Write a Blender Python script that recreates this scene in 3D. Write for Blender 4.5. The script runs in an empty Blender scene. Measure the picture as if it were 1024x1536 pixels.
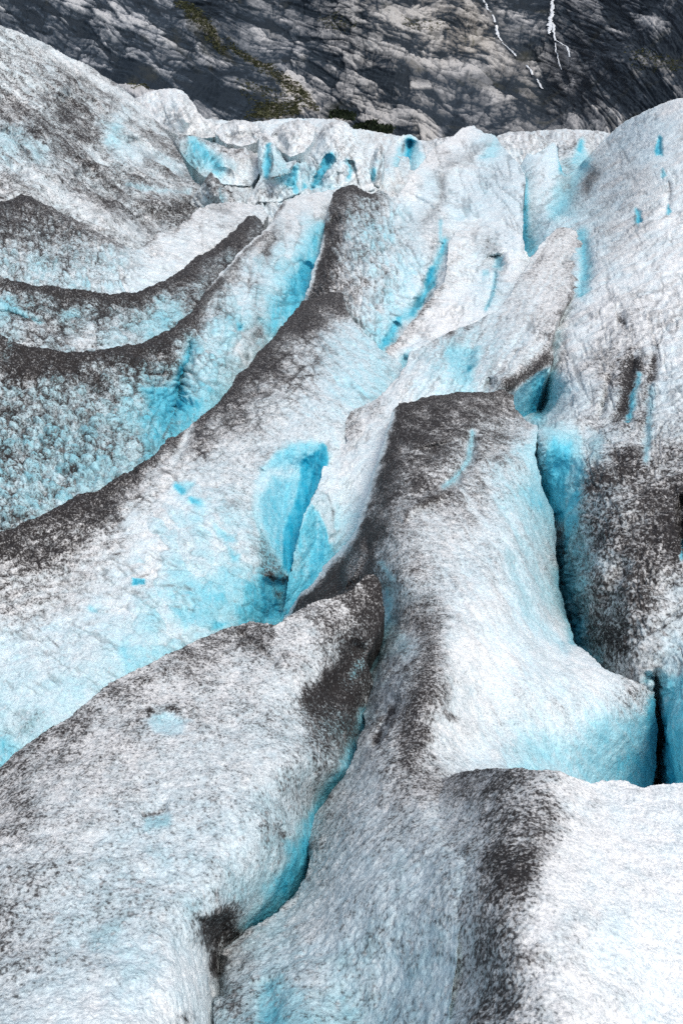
import bpy, math
import numpy as np
from mathutils import Vector

# ------------------------------------------------------------------ set-up
scene = bpy.context.scene
col = scene.collection
rng = np.random.default_rng(7)
F, CX, CY = 1507.0, 512.0, 768.0          # survey camera: focal length and centre, in picture units
PITCH = math.radians(24.0)
CAM = np.array([0.0, 0.0, 4.0])
CP, SP = math.cos(PITCH), math.sin(PITCH)
STEP = 1.5
f32 = np.float32

def ray(u, v):
    """direction (per unit of optical depth) through survey point u, v"""
    xc = (u - CX) / F
    yc = -(v - CY) / F
    return xc, CP + yc * SP, -SP + yc * CP

def at(u, v, Y):
    x, y, z = ray(u, v)
    k = Y / y
    return np.stack([x * k, y * k, z * k], -1) + CAM

# ------------------------------------------------------------------ noise
PERM = rng.permutation(1024).astype(np.int32)
PERM = np.concatenate([PERM, PERM, PERM])
GR = rng.normal(size=(1024, 3)); GR = (GR / np.linalg.norm(GR, axis=1, keepdims=True)).astype(f32)
RND = rng.random((1024, 2)).astype(f32)

def perlin(x, y, z=None, seed=0):
    x = np.asarray(x, f32); y = np.asarray(y, f32)
    z = np.zeros_like(x) + f32(0.37) if z is None else np.asarray(z, f32)
    x = x + f32(seed * 17.13); y = y + f32(seed * 5.71); z = z + f32(seed * 3.3)
    xi = np.floor(x); yi = np.floor(y); zi = np.floor(z)
    x = x - xi; y = y - yi; z = z - zi
    xi = xi.astype(np.int32) & 1023; yi = yi.astype(np.int32) & 1023; zi = zi.astype(np.int32) & 1023
    fx = x * x * x * (x * (x * 6 - 15) + 10); fy = y * y * y * (y * (y * 6 - 15) + 10); fz = z * z * z * (z * (z * 6 - 15) + 10)
    def g(i, j, k):
        h = PERM[PERM[PERM[(xi + i) & 1023] + ((yi + j) & 1023)] + ((zi + k) & 1023)]
        gr = GR[h]
        return gr[..., 0] * (x - i) + gr[..., 1] * (y - j) + gr[..., 2] * (z - k)
    def lerp(a, b, t): return a + (b - a) * t
    return lerp(lerp(lerp(g(0,0,0), g(1,0,0), fx), lerp(g(0,1,0), g(1,1,0), fx), fy),
                lerp(lerp(g(0,0,1), g(1,0,1), fx), lerp(g(0,1,1), g(1,1,1), fx), fy), fz) * f32(1.5)

def fbm(x, y, z=None, octv=3, seed=0, gain=0.5):
    s = 0; a = 1.0; f = 1.0; t = 0
    for o in range(octv):
        s = s + a * perlin(x * f, y * f, None if z is None else z * f, seed + o)
        t += a; a *= gain; f *= 2.03
    return s / t

def worley2(x, y, seed=0):
    """nearest and second nearest distance, and a random value per cell"""
    x = np.asarray(x, f32); y = np.asarray(y, f32)
    xi = np.floor(x).astype(np.int32); yi = np.floor(y).astype(np.int32)
    f1 = np.full(x.shape, 9, f32); f2 = f1.copy(); cid = np.zeros(x.shape, f32)
    for i in (-1, 0, 1):
        for j in (-1, 0, 1):
            h = PERM[PERM[(xi + i + seed * 31) & 1023] + ((yi + j) & 1023)]
            d = np.hypot(xi + i + RND[h, 0] - x, yi + j + RND[h, 1] - y).astype(f32)
            near = d < f1
            f2 = np.where(near, f1, np.minimum(f2, d))
            cid = np.where(near, RND[h, 0] * 0.5 + RND[h, 1] * 0.5, cid)
            f1 = np.where(near, d, f1)
    return f1, f2, cid

def sstep(a, b, x):
    t = np.clip((x - a) / (b - a), 0, 1)
    return t * t * (3 - 2 * t)

# ------------------------------------------------------------------ drawing tools on a surface
def seg_dist(u, v, pts, closed=False):
    """distance to a polyline, nearest point, position along it (0..1)"""
    P = np.array(pts, f32)
    if closed: P = np.vstack([P, P[:1]])
    best = np.full(u.shape, 1e12, f32); bx = np.zeros_like(u); by = np.zeros_like(u); bt = np.zeros_like(u)
    n = len(P) - 1
    for i in range(n):
        ax, ay = P[i]; dx, dy = P[i + 1] - P[i]
        L2 = dx * dx + dy * dy + 1e-9
        t = np.clip(((u - ax) * dx + (v - ay) * dy) / L2, 0, 1)
        qx = ax + t * dx; qy = ay + t * dy
        d = (u - qx) ** 2 + (v - qy) ** 2
        m = d < best
        best = np.where(m, d, best); bx = np.where(m, qx, bx); by = np.where(m, qy, by); bt = np.where(m, (i + t) / n, bt)
    return np.sqrt(best), bx, by, bt

def inside(u, v, pts):
    P = np.array(pts, f32); r = np.zeros(u.shape, bool)
    j = len(P) - 1
    for i in range(len(P)):
        xi, yi = P[i]; xj, yj = P[j]
        if yi != yj:
            c = (yi > v) != (yj > v)
            r ^= c & (u < (xj - xi) * (v - yi) / (yj - yi) + xi)
        j = i
    return r

def sdist(u, v, pts):
    d, bx, by, _ = seg_dist(u, v, pts, True)
    return np.where(inside(u, v, pts), d, -d), bx, by

def tps(ctrl, vals, u, v, lam=2e-4):
    """thin plate through scattered values"""
    P = np.array(ctrl, float) / 500.0; n = len(P)
    def k(r2): return 0.5 * r2 * np.log(r2 + 1e-9)
    D2 = ((P[:, None] - P[None]) ** 2).sum(-1)
    A = np.zeros((n + 3, n + 3)); A[:n, :n] = k(D2) + lam * np.eye(n)
    A[:n, n] = 1; A[:n, n + 1:] = P; A[n, :n] = 1; A[n + 1:, :n] = P.T
    w = np.linalg.solve(A, np.concatenate([vals, [0, 0, 0]]))
    uu = u / 500.0; vv = v / 500.0
    out = w[n] + w[n + 1] * uu + w[n + 2] * vv
    for i in range(n):
        out = out + w[i] * k((uu - P[i, 0]) ** 2 + (vv - P[i, 1]) ** 2)
    return out

def idw(spots, u, v):
    S = np.array(spots, float)
    W = 0; D = 0; B = 0
    for px, py, d, b in S:
        w = 1.0 / (((u - px) ** 2 + (v - py) ** 2) + 90.0) ** 1.6
        W = W + w; D = D + w * d; B = B + w * b
    return D / W, B / W

def depth_of(spec, u, v):
    c = np.array(spec['ctrl'], float); w = (CP - (c[:, 1] - CY) / F * SP) / c[:, 2]
    u = np.array(u, float); v = np.array(v, float)
    return (CP - (v - CY) / F * SP) / tps(c[:, :2], w, u, v, spec.get('lam', 3e-4))

# ------------------------------------------------------------------ materials
def nodes(name):
    m = bpy.data.materials.new(name); m.use_nodes = True
    nt = m.node_tree
    b = nt.nodes['Principled BSDF']
    return m, nt, b

def N(nt, t, **kw):
    n = nt.nodes.new(t)
    for k, v in kw.items():
        if k in ('operation', 'blend_type', 'data_type', 'noise_dimensions', 'feature', 'clamp', 'use_clamp', 'attribute_name', 'interpolation_type', 'distance_metric'):
            setattr(n, k, v)
        else:
            n.inputs[k].default_value = v
    return n

def L(nt, a, b): nt.links.new(a, b)

def math_(nt, op, a, b=None, c=None):
    n = nt.nodes.new('ShaderNodeMath'); n.operation = op
    for i, x in enumerate((a, b, c)):
        if x is None: continue
        if isinstance(x, (int, float)): n.inputs[i].default_value = x
        else: L(nt, x, n.inputs[i])
    return n.outputs[0]

def ramp(nt, fac, stops):
    n = nt.nodes.new('ShaderNodeValToRGB')
    e = n.color_ramp.elements
    while len(e) < len(stops): e.new(0.5)
    for el, (p, c) in zip(e, stops):
        el.position = p; el.color = (*c, 1)
    L(nt, fac, n.inputs[0]); return n.outputs[0]

def N_clamp(nt, x):
    n = nt.nodes.new('ShaderNodeClamp'); L(nt, x, n.inputs[0]); return n.outputs[0]

def mix(nt, fac, a, b, mode='MIX'):
    n = nt.nodes.new('ShaderNodeMix'); n.data_type = 'RGBA'; n.blend_type = mode
    for i, x in ((0, fac), (6, a), (7, b)):
        if isinstance(x, (int, float)): n.inputs[i].default_value = x
        elif isinstance(x, tuple): n.inputs[i].default_value = (*x, 1)
        else: L(nt, x, n.inputs[i])
    return n.outputs[2]

ICE = [(0.0, (.875, .885, .88)), (0.2, (.69, .82, .865)), (0.42, (.43, .73, .81)), (0.68, (.14, .57, .71)), (1.0, (.010, .36, .535))]

def ice_material(name, g, bump=0.6):
    """dirty glacier ice: D = dirt plus painted shade, B = clear blue ice, g = grain size in metres"""
    m, nt, b = nodes(name)
    pos = nt.nodes.new('ShaderNodeNewGeometry').outputs['Position']
    D = N(nt, 'ShaderNodeAttribute', attribute_name='grit_shade').outputs['Fac']
    B = N(nt, 'ShaderNodeAttribute', attribute_name='blue').outputs['Fac']
    mp = N(nt, 'ShaderNodeMapping'); mp.inputs['Scale'].default_value = (1.0, .75, .85); L(nt, pos, mp.inputs['Vector'])   # grains drawn out downhill
    def noise(sc, det, rough=0.55, dist=0.0):
        n = N(nt, 'ShaderNodeTexNoise', Scale=sc, Detail=det, Roughness=rough, Distortion=dist)
        L(nt, mp.outputs[0], n.inputs['Vector']); return n.outputs['Fac']
    def uni(x, k): return math_(nt, 'MULTIPLY_ADD', math_(nt, 'SUBTRACT', x, 0.5), k, 0.5)
    def step(x, lo, hi):
        mr = N(nt, 'ShaderNodeMapRange', interpolation_type='SMOOTHSTEP')
        mr.inputs['From Min'].default_value = lo; mr.inputs['From Max'].default_value = hi
        L(nt, x, mr.inputs['Value']); return mr.outputs[0]
    n1 = noise(1 / g, 2.0, 0.6)
    n2 = noise(1 / (6 * g), 4.0, 0.62)
    n3 = noise(1 / (2.4 * g), 2.0, 0.55, 0.4)
    n4 = noise(1 / (24 * g), 4.0, 0.6)
    u = math_(nt, 'ADD', math_(nt, 'ADD', math_(nt, 'MULTIPLY', uni(n1, 3.2), 0.58), math_(nt, 'MULTIPLY', uni(n3, 3.0), 0.34)), math_(nt, 'MULTIPLY', uni(n2, 2.6), 0.08))
    # film of silt and painted shade: soft, clumped; specks: small dark grains that crowd together as the cover grows
    base = math_(nt, 'MULTIPLY', step(D, 0.0, 0.12), 0.085)      # thin overall soiling, absent on the cleanest snow
    Ds = math_(nt, 'ADD', D, base)
    Dm = math_(nt, 'ADD', Ds, math_(nt, 'MULTIPLY', math_(nt, 'MULTIPLY', uni(n4, 2.4), 0.45), math_(nt, 'MULTIPLY', D, math_(nt, 'SUBTRACT', 1.0, D))))
    film = math_(nt, 'MULTIPLY', math_(nt, 'POWER', math_(nt, 'MAXIMUM', Dm, 0.0), 1.15), math_(nt, 'ADD', math_(nt, 'MULTIPLY_ADD', uni(n2, 2.4), 0.38, .03), math_(nt, 'MULTIPLY', u, 0.72)))
    film = math_(nt, 'ADD', math_(nt, 'MULTIPLY', film, 1.05), math_(nt, 'MULTIPLY', math_(nt, 'POWER', math_(nt, 'MAXIMUM', Dm, 0.0), 2.6), 0.55), )
    film = math_(nt, 'MINIMUM', N_clamp(nt, film), math_(nt, 'MULTIPLY_ADD', uni(n1, 2.8), 0.36, math_(nt, 'MULTIPLY_ADD', D, .36, 0.40)))
    spk = step(math_(nt, 'ADD', u, math_(nt, 'MULTIPLY_ADD', Dm, 0.86, -1.0)), -0.06, 0.30)
    bl = math_(nt, 'ADD', B, math_(nt, 'MULTIPLY', math_(nt, 'SUBTRACT', n2, 0.5), 0.36))
    ice = ramp(nt, bl, ICE)
    ice = mix(nt, 1.0, ice, ramp(nt, u, [(0.08, (1, 1, 1)), (0.5, (.91, .92, .925)), (0.92, (.66, .69, .71))]), 'MULTIPLY')
    cry = step(n3, 0.58, 0.70)
    silt = ramp(nt, n3, [(0.3, (.022, .0175, .0165)), (0.5, (.060, .048, .043)), (0.72, (.165, .140, .128))])
    c = mix(nt, film, ice, silt)
    c = mix(nt, math_(nt, 'MULTIPLY', spk, math_(nt, 'MINIMUM', math_(nt, 'MULTIPLY_ADD', D, 0.85, 0.24), 0.95)), c, (.016, .0138, .014))
    crm = math_(nt, 'MULTIPLY', math_(nt, 'MULTIPLY', cry, math_(nt, 'SUBTRACT', 0.55, math_(nt, 'MULTIPLY', D, 0.40))), N_clamp(nt, math_(nt, 'MULTIPLY_ADD', B, -1.5, 1.2)))
    c = mix(nt, crm, c, mix(nt, 0.75, c, (.86, .88, .89)))
    S_ = N(nt, 'ShaderNodeAttribute', attribute_name='seam').outputs['Fac']
    c = mix(nt, math_(nt, 'MULTIPLY', S_, math_(nt, 'MULTIPLY_ADD', uni(n3, 2.0), .35, .68)), c, (.018, .018, .021))
    mask = film
    L(nt, c, b.inputs['Base Color'])
    ro = math_(nt, 'MULTIPLY_ADD', mask, 0.35, 0.5); L(nt, ro, b.inputs['Roughness'])
    b.inputs['Specular IOR Level'].default_value = 0.3
    bn = N(nt, 'ShaderNodeBump', Strength=bump, Distance=g * 0.75)
    hh = math_(nt, 'ADD', n1, math_(nt, 'MULTIPLY', n2, 2.2))
    L(nt, hh, bn.inputs['Height']); L(nt, bn.outputs[0], b.inputs['Normal'])
    return m

# ------------------------------------------------------------------ objects
def link(name, verts, faces, mat, attrs=None, parent=None, origin=None):
    me = bpy.data.meshes.new(name)
    o3 = np.zeros(3) if origin is None else np.asarray(origin, float)
    vv = (np.asarray(verts, float) - o3).astype(f32)
    me.vertices.add(len(vv)); me.vertices.foreach_set('co', vv.ravel())
    faces = np.asarray(faces, np.int32)
    me.loops.add(faces.size); me.loops.foreach_set('vertex_index', faces.ravel())
    me.polygons.add(len(faces))
    me.polygons.foreach_set('loop_start', np.arange(0, faces.size, faces.shape[1], dtype=np.int32))
    me.polygons.foreach_set('use_smooth', np.ones(len(faces), bool))
    for k, a in (attrs or {}).items():
        at_ = me.attributes.new(k, 'FLOAT', 'POINT'); at_.data.foreach_set('value', np.asarray(a, f32).ravel())
    me.update(calc_edges=True); me.validate()
    me.materials.append(mat)
    o = bpy.data.objects.new(name, me); col.objects.link(o)
    if parent is not None: o.parent = parent
    else: o.location = o3
    return o

def submesh(verts, faces, attrs):
    used = np.unique(faces); rm = np.full(len(verts), -1, np.int32); rm[used] = np.arange(len(used))
    return verts[used], rm[faces], {k: a[used] for k, a in attrs.items()}

def skirt(verts, faces, attrs, Lb, rows=6):
    """rounds the border of a sheet backwards and down so that a crest has a far side"""
    e = np.concatenate([faces[:, [0, 1]], faces[:, [1, 2]], faces[:, [2, 3]], faces[:, [3, 0]]])
    key = np.sort(e, 1).astype(np.int64); k = key[:, 0] * (len(verts) + 1) + key[:, 1]
    _, idx, cnt = np.unique(k, return_index=True, return_counts=True)
    be = e[idx[cnt == 1]]
    bv = np.unique(be); rm = np.full(len(verts), -1, np.int64); rm[bv] = np.arange(len(bv))
    P = verts[bv]; d = P - CAM; d[:, 2] = np.minimum(d[:, 2], 0) * 1.0
    dn = d / np.linalg.norm(d, axis=1, keepdims=True)
    LL = Lb * np.linalg.norm(P - CAM, axis=1)[:, None]
    V = [verts]; Fs = [faces]; prev = bv; n0 = len(verts)
    for r in range(1, rows + 1):
        a = r / rows
        Q = P + dn * LL * a + np.array([0, 0, -1.0]) * LL * (a ** 1.8) * 0.9
        V.append(Q); cur = np.arange(n0, n0 + len(bv)); n0 += len(bv)
        i0, i1 = rm[be[:, 0]], rm[be[:, 1]]
        Fs.append(np.stack([prev[i1], prev[i0], cur[i0], cur[i1]], 1)); prev = cur
    at2 = {k_: np.concatenate([a_] + [a_[bv]] * rows) for k_, a_ in attrs.items()}
    return np.vstack(V), np.vstack(Fs), at2

def sheet(spec, step=None):
    """one body of ice (or rock): thin-plate depth through its surveyed points, relief, then dirt, painted shade and blue-ice cover"""
    step = step or STEP
    poly = spec['poly']; P = np.array(poly, float)
    x0, y0 = P.min(0) - 4; x1, y1 = P.max(0) + 4
    u, v = np.meshgrid(np.arange(x0, x1, step), np.arange(y0, y1, step)); u = u.astype(f32); v = v.astype(f32)
    r = spec.get('rough', 1.7); sd_ = spec.get('seed', 1)
    wu = r * (perlin(u / 11, v / 11, seed=sd_) + 0.9 * perlin(u / 4.3, v / 4.3, seed=sd_ + 3)) + 2.0 * r * perlin(u / 37, v / 37, seed=sd_ + 5)
    wv = r * (perlin(u / 11, v / 11, seed=sd_ + 7) + 0.9 * perlin(u / 4.3, v / 4.3, seed=sd_ + 9)) + 2.0 * r * perlin(u / 37, v / 37, seed=sd_ + 11)
    s, bx, by = sdist(u + wu, v + wv, poly)
    snap = (s < 0) & (s > -1.6 * step)
    ok = s > -1.6 * step
    u = np.where(snap, u + (bx - u - wu), u); v = np.where(snap, v + (by - v - wv), v)
    # depth
    c = np.array(spec['ctrl'], float)
    yr = CP - (c[:, 1] - CY) / F * SP
    w = yr / c[:, 2]
    iw = tps(c[:, :2], w, u.astype(float), v.astype(float), spec.get('lam', 3e-4))
    iw = np.clip(iw, w.min() * 0.75, w.max() * 1.35)
    Zc = 1.0 / iw
    for op in spec.get('relief', []):
        if op[0] == 'line':
            _, pts, wd, am = op[:4]
            d, _, _, t = seg_dist(u + wu * 0.7, v + wv * 0.7, pts)
            fade = sstep(0, .14, t) * sstep(0, .14, 1 - t)
            Zc = Zc * (1 + am * fade * np.exp(-(d / wd) ** 2))
        elif op[0] == 'area':
            _, pts, fe, am = op
            s2, _, _ = sdist(u + wu * 0.7, v + wv * 0.7, pts)
            Zc = Zc * (1 + am * sstep(0, fe, s2))
        elif op[0] == 'side':                                  # a step: deeper on the left-hand side of the line
            _, pts, wd, am = op
            d, qx, qy, t = seg_dist(u + wu * 0.7, v + wv * 0.7, pts)
            P2 = np.array(pts, float); i = np.clip((t * (len(P2) - 1)).astype(int), 0, len(P2) - 2)
            dx = P2[i + 1, 0] - P2[i, 0]; dy = P2[i + 1, 1] - P2[i, 1]
            sg = np.where(dx * (v - qy) - dy * (u - qx) < 0, 1.0, 0.0)
            Zc = Zc * (1 + am * sg * np.exp(-(d / wd)) * (1 - np.exp(-(d / 3.0) ** 2)))
    rx, ry, rz = ray(u, v)
    X = np.stack([rx * Zc, ry * Zc, rz * Zc], -1) + CAM
    # normals of the base
    gu = np.gradient(X, axis=1); gv = np.gradient(X, axis=0)
    nn = np.cross(gv, gu); nn /= np.linalg.norm(nn, axis=-1, keepdims=True) + 1e-12
    tow = ((CAM - X) * nn).sum(-1) < 0
    nn = np.where(tow[..., None], -nn, nn)
    S = spec.get('px', 0.005)                                   # metres per picture unit at the body's mean distance
    X3 = X / S
    bumps = np.zeros(u.shape, f32)
    big = fbm(X3[..., 0] / 60, X3[..., 1] / 60, X3[..., 2] / 60, 3, sd_ + 20)
    med = fbm(X3[..., 0] / 17, X3[..., 1] / 17, X3[..., 2] / 17, 3, sd_ + 30, 0.6)
    fin = fbm(X3[..., 0] / 6.5, X3[..., 1] / 8, X3[..., 2] / 6.5, 2, sd_ + 35, 0.6)
    bumps += spec.get('big', 6.0) * big + spec.get('med', 2.8) * med + spec.get('fin', 1.5) * fin
    # cover
    if 'spots' in spec:
        jx = 9 * perlin(u / 26, v / 26, seed=sd_ + 41) + 4 * perlin(u / 9, v / 9, seed=sd_ + 43); jy = 9 * perlin(u / 26, v / 26, seed=sd_ + 42) + 4 * perlin(u / 9, v / 9, seed=sd_ + 44)
        D, B = idw(spec['spots'], u + jx, v + jy)  # D: dirt and painted shade in one dark value
        if not spec.get('rock'): D = D - .42 * np.clip(D, 0, 1) * (1 - np.clip(D, 0, 1))
    else:
        D = np.full(u.shape, .2); B = np.full(u.shape, .1)
    D = D + spec.get('mot', 0.09) * big * (0.4 + D) * 1.4 + spec.get('mot', 0.09) * 1.5 * med * (0.4 + D) - 0.34 * fin * sstep(0, .25, D)
    B = B + 0.10 * fbm(u / 45, v / 45, None, 3, sd_ + 50)
    for st in spec.get('streak', []):                           # (angle, length, width, grit, blue, bump[, polygon])
        a = math.radians(st[0]); ca, sa = math.cos(a), math.sin(a)
        p = (u * ca + v * sa + 6 * big) / st[1]; q = (-u * sa + v * ca + 6 * big) / st[2]
        n = fbm(p, q, None, 3, sd_ + 60 + int(st[0]) % 7, 0.6)
        if len(st) > 6:
            s2, _, _ = sdist(u, v, st[6]); n = n * sstep(-15, 25, s2)
        D = D + st[3] * n; B = B - st[4] * n; bumps += st[5] * n
    line_ = np.zeros(u.shape, f32)
    for sc in spec.get('scallop', []):                          # (angle, length, width, bump, grit, blue[, polygon])
        a = math.radians(sc[0]); ca, sa = math.cos(a), math.sin(a)
        ju = 5 * perlin(u / 19, v / 19, seed=sd_ + 71); jv = 5 * perlin(u / 19, v / 19, seed=sd_ + 72)
        p = ((u + ju) * ca + (v + jv) * sa) / sc[1]; q = (-(u + ju) * sa + (v + jv) * ca) / sc[2]
        f1, f2, cid = worley2(p, q, sd_)
        k = 1.0
        if len(sc) > 6:
            s2, _, _ = sdist(u, v, sc[6]); k = sstep(-12, 25, s2)
        edge = 1 - sstep(0.02, 0.30, f2 - f1)
        bowl = np.clip(1 - f1, 0, 1)
        bumps += k * sc[3] * (bowl * 0.8 - 0.55 * edge + 0.5 * cid)
        gap = sstep(-0.25, 0.35, perlin(u / 30, v / 30, seed=sd_ + 77))
        line_ = np.maximum(line_, k * (1 - sstep(0.0, .13, f2 - f1)) * sstep(-.15, .3, perlin(u / 21, v / 21, seed=sd_ + 78) + .5 * (sc[4] - .12)) * min(1, sc[4] * 4.5))
        D = D + k * (sc[4] * edge * gap - 0.5 * sc[4] * (bowl - 0.6) * (0.5 + cid))
        B = B + k * sc[5] * (cid - 0.4 + 0.4 * (bowl - .6))
    seam = np.zeros(u.shape, f32)
    for ang, dens in spec.get('cracks', []):                     # fine wandering cracks along the flow
        a = math.radians(ang); ca, sa = math.cos(a), math.sin(a)
        p = u * ca + v * sa; q = -u * sa + v * ca
        for k_, (ln, wd) in enumerate(((85, 15), (40, 8))):
            n = np.abs(perlin((p + 8 * big) / ln, (q + 5 * med) / wd, seed=sd_ + 100 + k_ + int(ang)))
            gate = sstep(.12, .42, perlin(p / 50, q / 22, seed=sd_ + 110 + k_ + int(ang)) + dens)
            w_ = 1.1 / wd
            ln_ = (1 - sstep(w_ * .3, w_ * 1.3, n)) * gate
            seam = np.maximum(seam, .42 * ln_); bumps -= 2.0 * ln_
    jl = 3.6
    for op in spec.get('cover', []):                            # ('line', pts, width, dark, blue[, side]) | ('area', pts, feather, dark, blue) - blended towards the given values; dark = dirt and painted shade
        kind, pts, wd, dv, bv = op[:5]; am = op[5] if len(op) > 5 else 1.0
        wk = 1.0 if wd >= 8 else .30
        d_u = u + wk * (wu + jl * med); d_v = v + wk * (wv + jl * big)
        if kind == 'line':
            d, _, _, t = seg_dist(d_u, d_v, pts)
            k = np.exp(-(d / wd) ** 2)
            if wd <= 7 and (dv or 0) > .35: k = k * np.clip(.55 + 1.3 * perlin(u / 17, v / 17, seed=sd_ + 81), 0.05, 1)
            ends = np.array([pts[0], pts[-1]], float)
            for ex, ey in ends:
                if -5 < ex < 1029 and (dv or 0) > .35: k = k * (0.15 + 0.85 * sstep(0, 3 + wd * 1.2, np.hypot(d_u - ex, d_v - ey)))
        else:
            s2, _, _ = sdist(d_u, d_v, pts); k = sstep(-wd * 0.5, wd * 0.5, s2)
            if (bv or 0) > .45: line_ = line_ * (1 - k); seam = seam * (1 - k)
        k = k * am
        if kind == 'line' and wd <= 3.6 and (dv or 0) >= .5:        # a crisp dark seam
            seam = np.maximum(seam, k * np.clip(np.exp(-(d / (wd * .75)) ** 2), 0, 1) * 1.0); k = k * .5
        if dv is not None: D = D * (1 - k) + dv * k
        if bv is not None: B = B * (1 - k) + bv * k
    if spec.get('rock'): D, B, bumps, nn = spec['rock'](u, v, X, D, B, bumps, nn)
    edgefade = sstep(-1.0, 7.0, s)
    X = X + nn * (bumps * S * (0.35 + 0.65 * edgefade))[..., None]
    seam = np.clip(np.maximum(seam, .75 * line_), 0, 1)
    rib = fbm(u / 5, v / 34, None, 3, sd_ + 90, .6)
    B = B + .30 * rib * sstep(.4, .75, B)
    # faces
    H, W = u.shape; idx = np.arange(H * W).reshape(H, W)
    q = np.stack([idx[:-1, :-1], idx[1:, :-1], idx[1:, 1:], idx[:-1, 1:]], -1).reshape(-1, 4)
    okf = ok.ravel()[q].all(1) & (s.ravel()[q] > 0).any(1)
    q = q[okf]
    verts = X.reshape(-1, 3); attrs = {'grit_shade': np.clip(D, 0, 1.1).ravel(), 'blue': np.clip(B, 0, 1.1).ravel(), 'seam': seam.ravel()}
    cu = u.ravel()[q].mean(1); cv = v.ravel()[q].mean(1)
    return verts, q, attrs, cu, cv

def body(spec):
    verts, q, attrs, cu, cv = sheet(spec)
    parts = []; left = np.ones(len(q), bool)
    for pname, plabel, ppoly in spec.get('parts', []):
        m = inside(cu, cv, ppoly) & left
        parts.append((pname, plabel, q[m])); left &= ~m
    v0, f0, a0 = submesh(verts, q, attrs)
    org = np.array([v0[:, 0].mean(), v0[:, 1].mean(), v0[:, 2].min()])
    # outer skirt from the whole sheet, surface split in parts
    vs, fs, as_ = skirt(v0, f0, a0, spec.get('back', 0.10))
    ring = fs[len(f0):]
    used = np.unique(q); rm = np.full(len(verts), -1, np.int64); rm[used] = np.arange(len(used))
    main = np.vstack([rm[q[left]], ring])
    mv, mf, ma = submesh(vs, main, as_)
    mat = ice_material(spec['name'] + '_ice', spec.get('grain', 0.012), spec.get('bumpy', 0.6))
    o = link(spec['name'], mv, mf, mat, ma, None, org)
    o['kind'] = spec.get('kind', 'thing')
    o['label'] = spec['label']; o['category'] = spec['cat']
    if spec.get('group'): o['group'] = spec['group']
    for pname, plabel, fq in parts:
        pv, pf, pa = submesh(v0, rm[fq], a0)
        p = link(pname, pv, pf, mat, pa, o, org)
        if plabel: p['label'] = plabel
    return o



# ------------------------------------------------------------------ the bodies of ice, nearest first
# surveyed points: (u, v, distance ahead in metres)
GROUP = 'dirty ice ridges of the glacier'  # spots hold dirt plus painted shade, mostly on the dark left ice

hump = dict(mot=.2, name='ice_hump', cat='ice hump', group=GROUP, seed=3, grain=.0125, px=.0024, bumpy=.7, back=.12,
    label='snowy white ice hump with a speckled brown dirt band, before the central ridge',
    poly=[(610,1230),(620,1196),(645,1172),(690,1158),(730,1151),(780,1151),(830,1157),(868,1168),(888,1176),(905,1170),(940,1173),(966,1183),(985,1177),(1010,1174),(1060,1176),(1340,1182),(1340,1640),(610,1640),(600,1540),(596,1400),(600,1300)],
    ctrl=[(720,1154,3.95),(760,1151,3.68),(830,1157,3.5),(890,1175,3.55),(985,1177,3.6),(1144,1182,3.6),(760,1300,2.75),(750,1420,2.32),(750,1640,1.72),(900,1300,2.85),(1000,1300,2.95),(1000,1500,2.25),(1144,1300,3.0),(1144,1640,1.9),(900,1640,1.78),(720,1300,2.85),(710,1450,2.38)],
    spots=[(760,1165,0.75,0.00),(700,1175,0.69,0.00),(620,1180,0.48,0.05),(760,1240,0.75,0.00),(765,1290,0.91,0.00),(745,1330,0.79,0.00),(740,1420,0.73,0.08),(745,1500,0.81,0.10),(750,1580,0.73,0.10),(820,1215,0.63,0.00),(800,1260,0.63,0.00),(880,1200,0.20,0.00),(900,1300,0.01,0.04),(845,1330,0.10,0.00),(825,1400,0.20,0.02),(840,1480,0.18,0.00),(860,1536,0.10,0.00),(1000,1250,0.01,0.04),(1000,1400,0.01,0.06),(1000,1520,0.01,0.07),(920,1420,0.01,0.09),(930,1230,0.00,0.04),(870,1270,0.12,0.00),(800,1440,0.51,0.02),(800,1520,0.51,0.05),
           (690,1330,0.45,0.18),(640,1450,0.34,0.26),(600,1300,0.30,0.22),(650,1536,0.40,0.22),(560,1400,0.28,0.20),(700,1480,0.58,0.15),(690,1400,0.45,0.15),(600,1550,0.30,0.20),(690,1240,0.45,0.10),(640,1230,0.36,0.15),(590,1380,0.25,0.25)],
    cover=[('area',[(728,1285),(800,1272),(812,1312),(780,1330),(735,1318)],26,.85,None,.75),('line',[(740,1360),(725,1420),(735,1480),(745,1540)],22,.72,None,.6),
           ('line',[(880,1174),(940,1173),(985,1178),(1100,1180)],7,.0,.05,.8)],
    relief=[('line',[(700,1190),(690,1300),(690,1420),(690,1560)],45,.02)])

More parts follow.
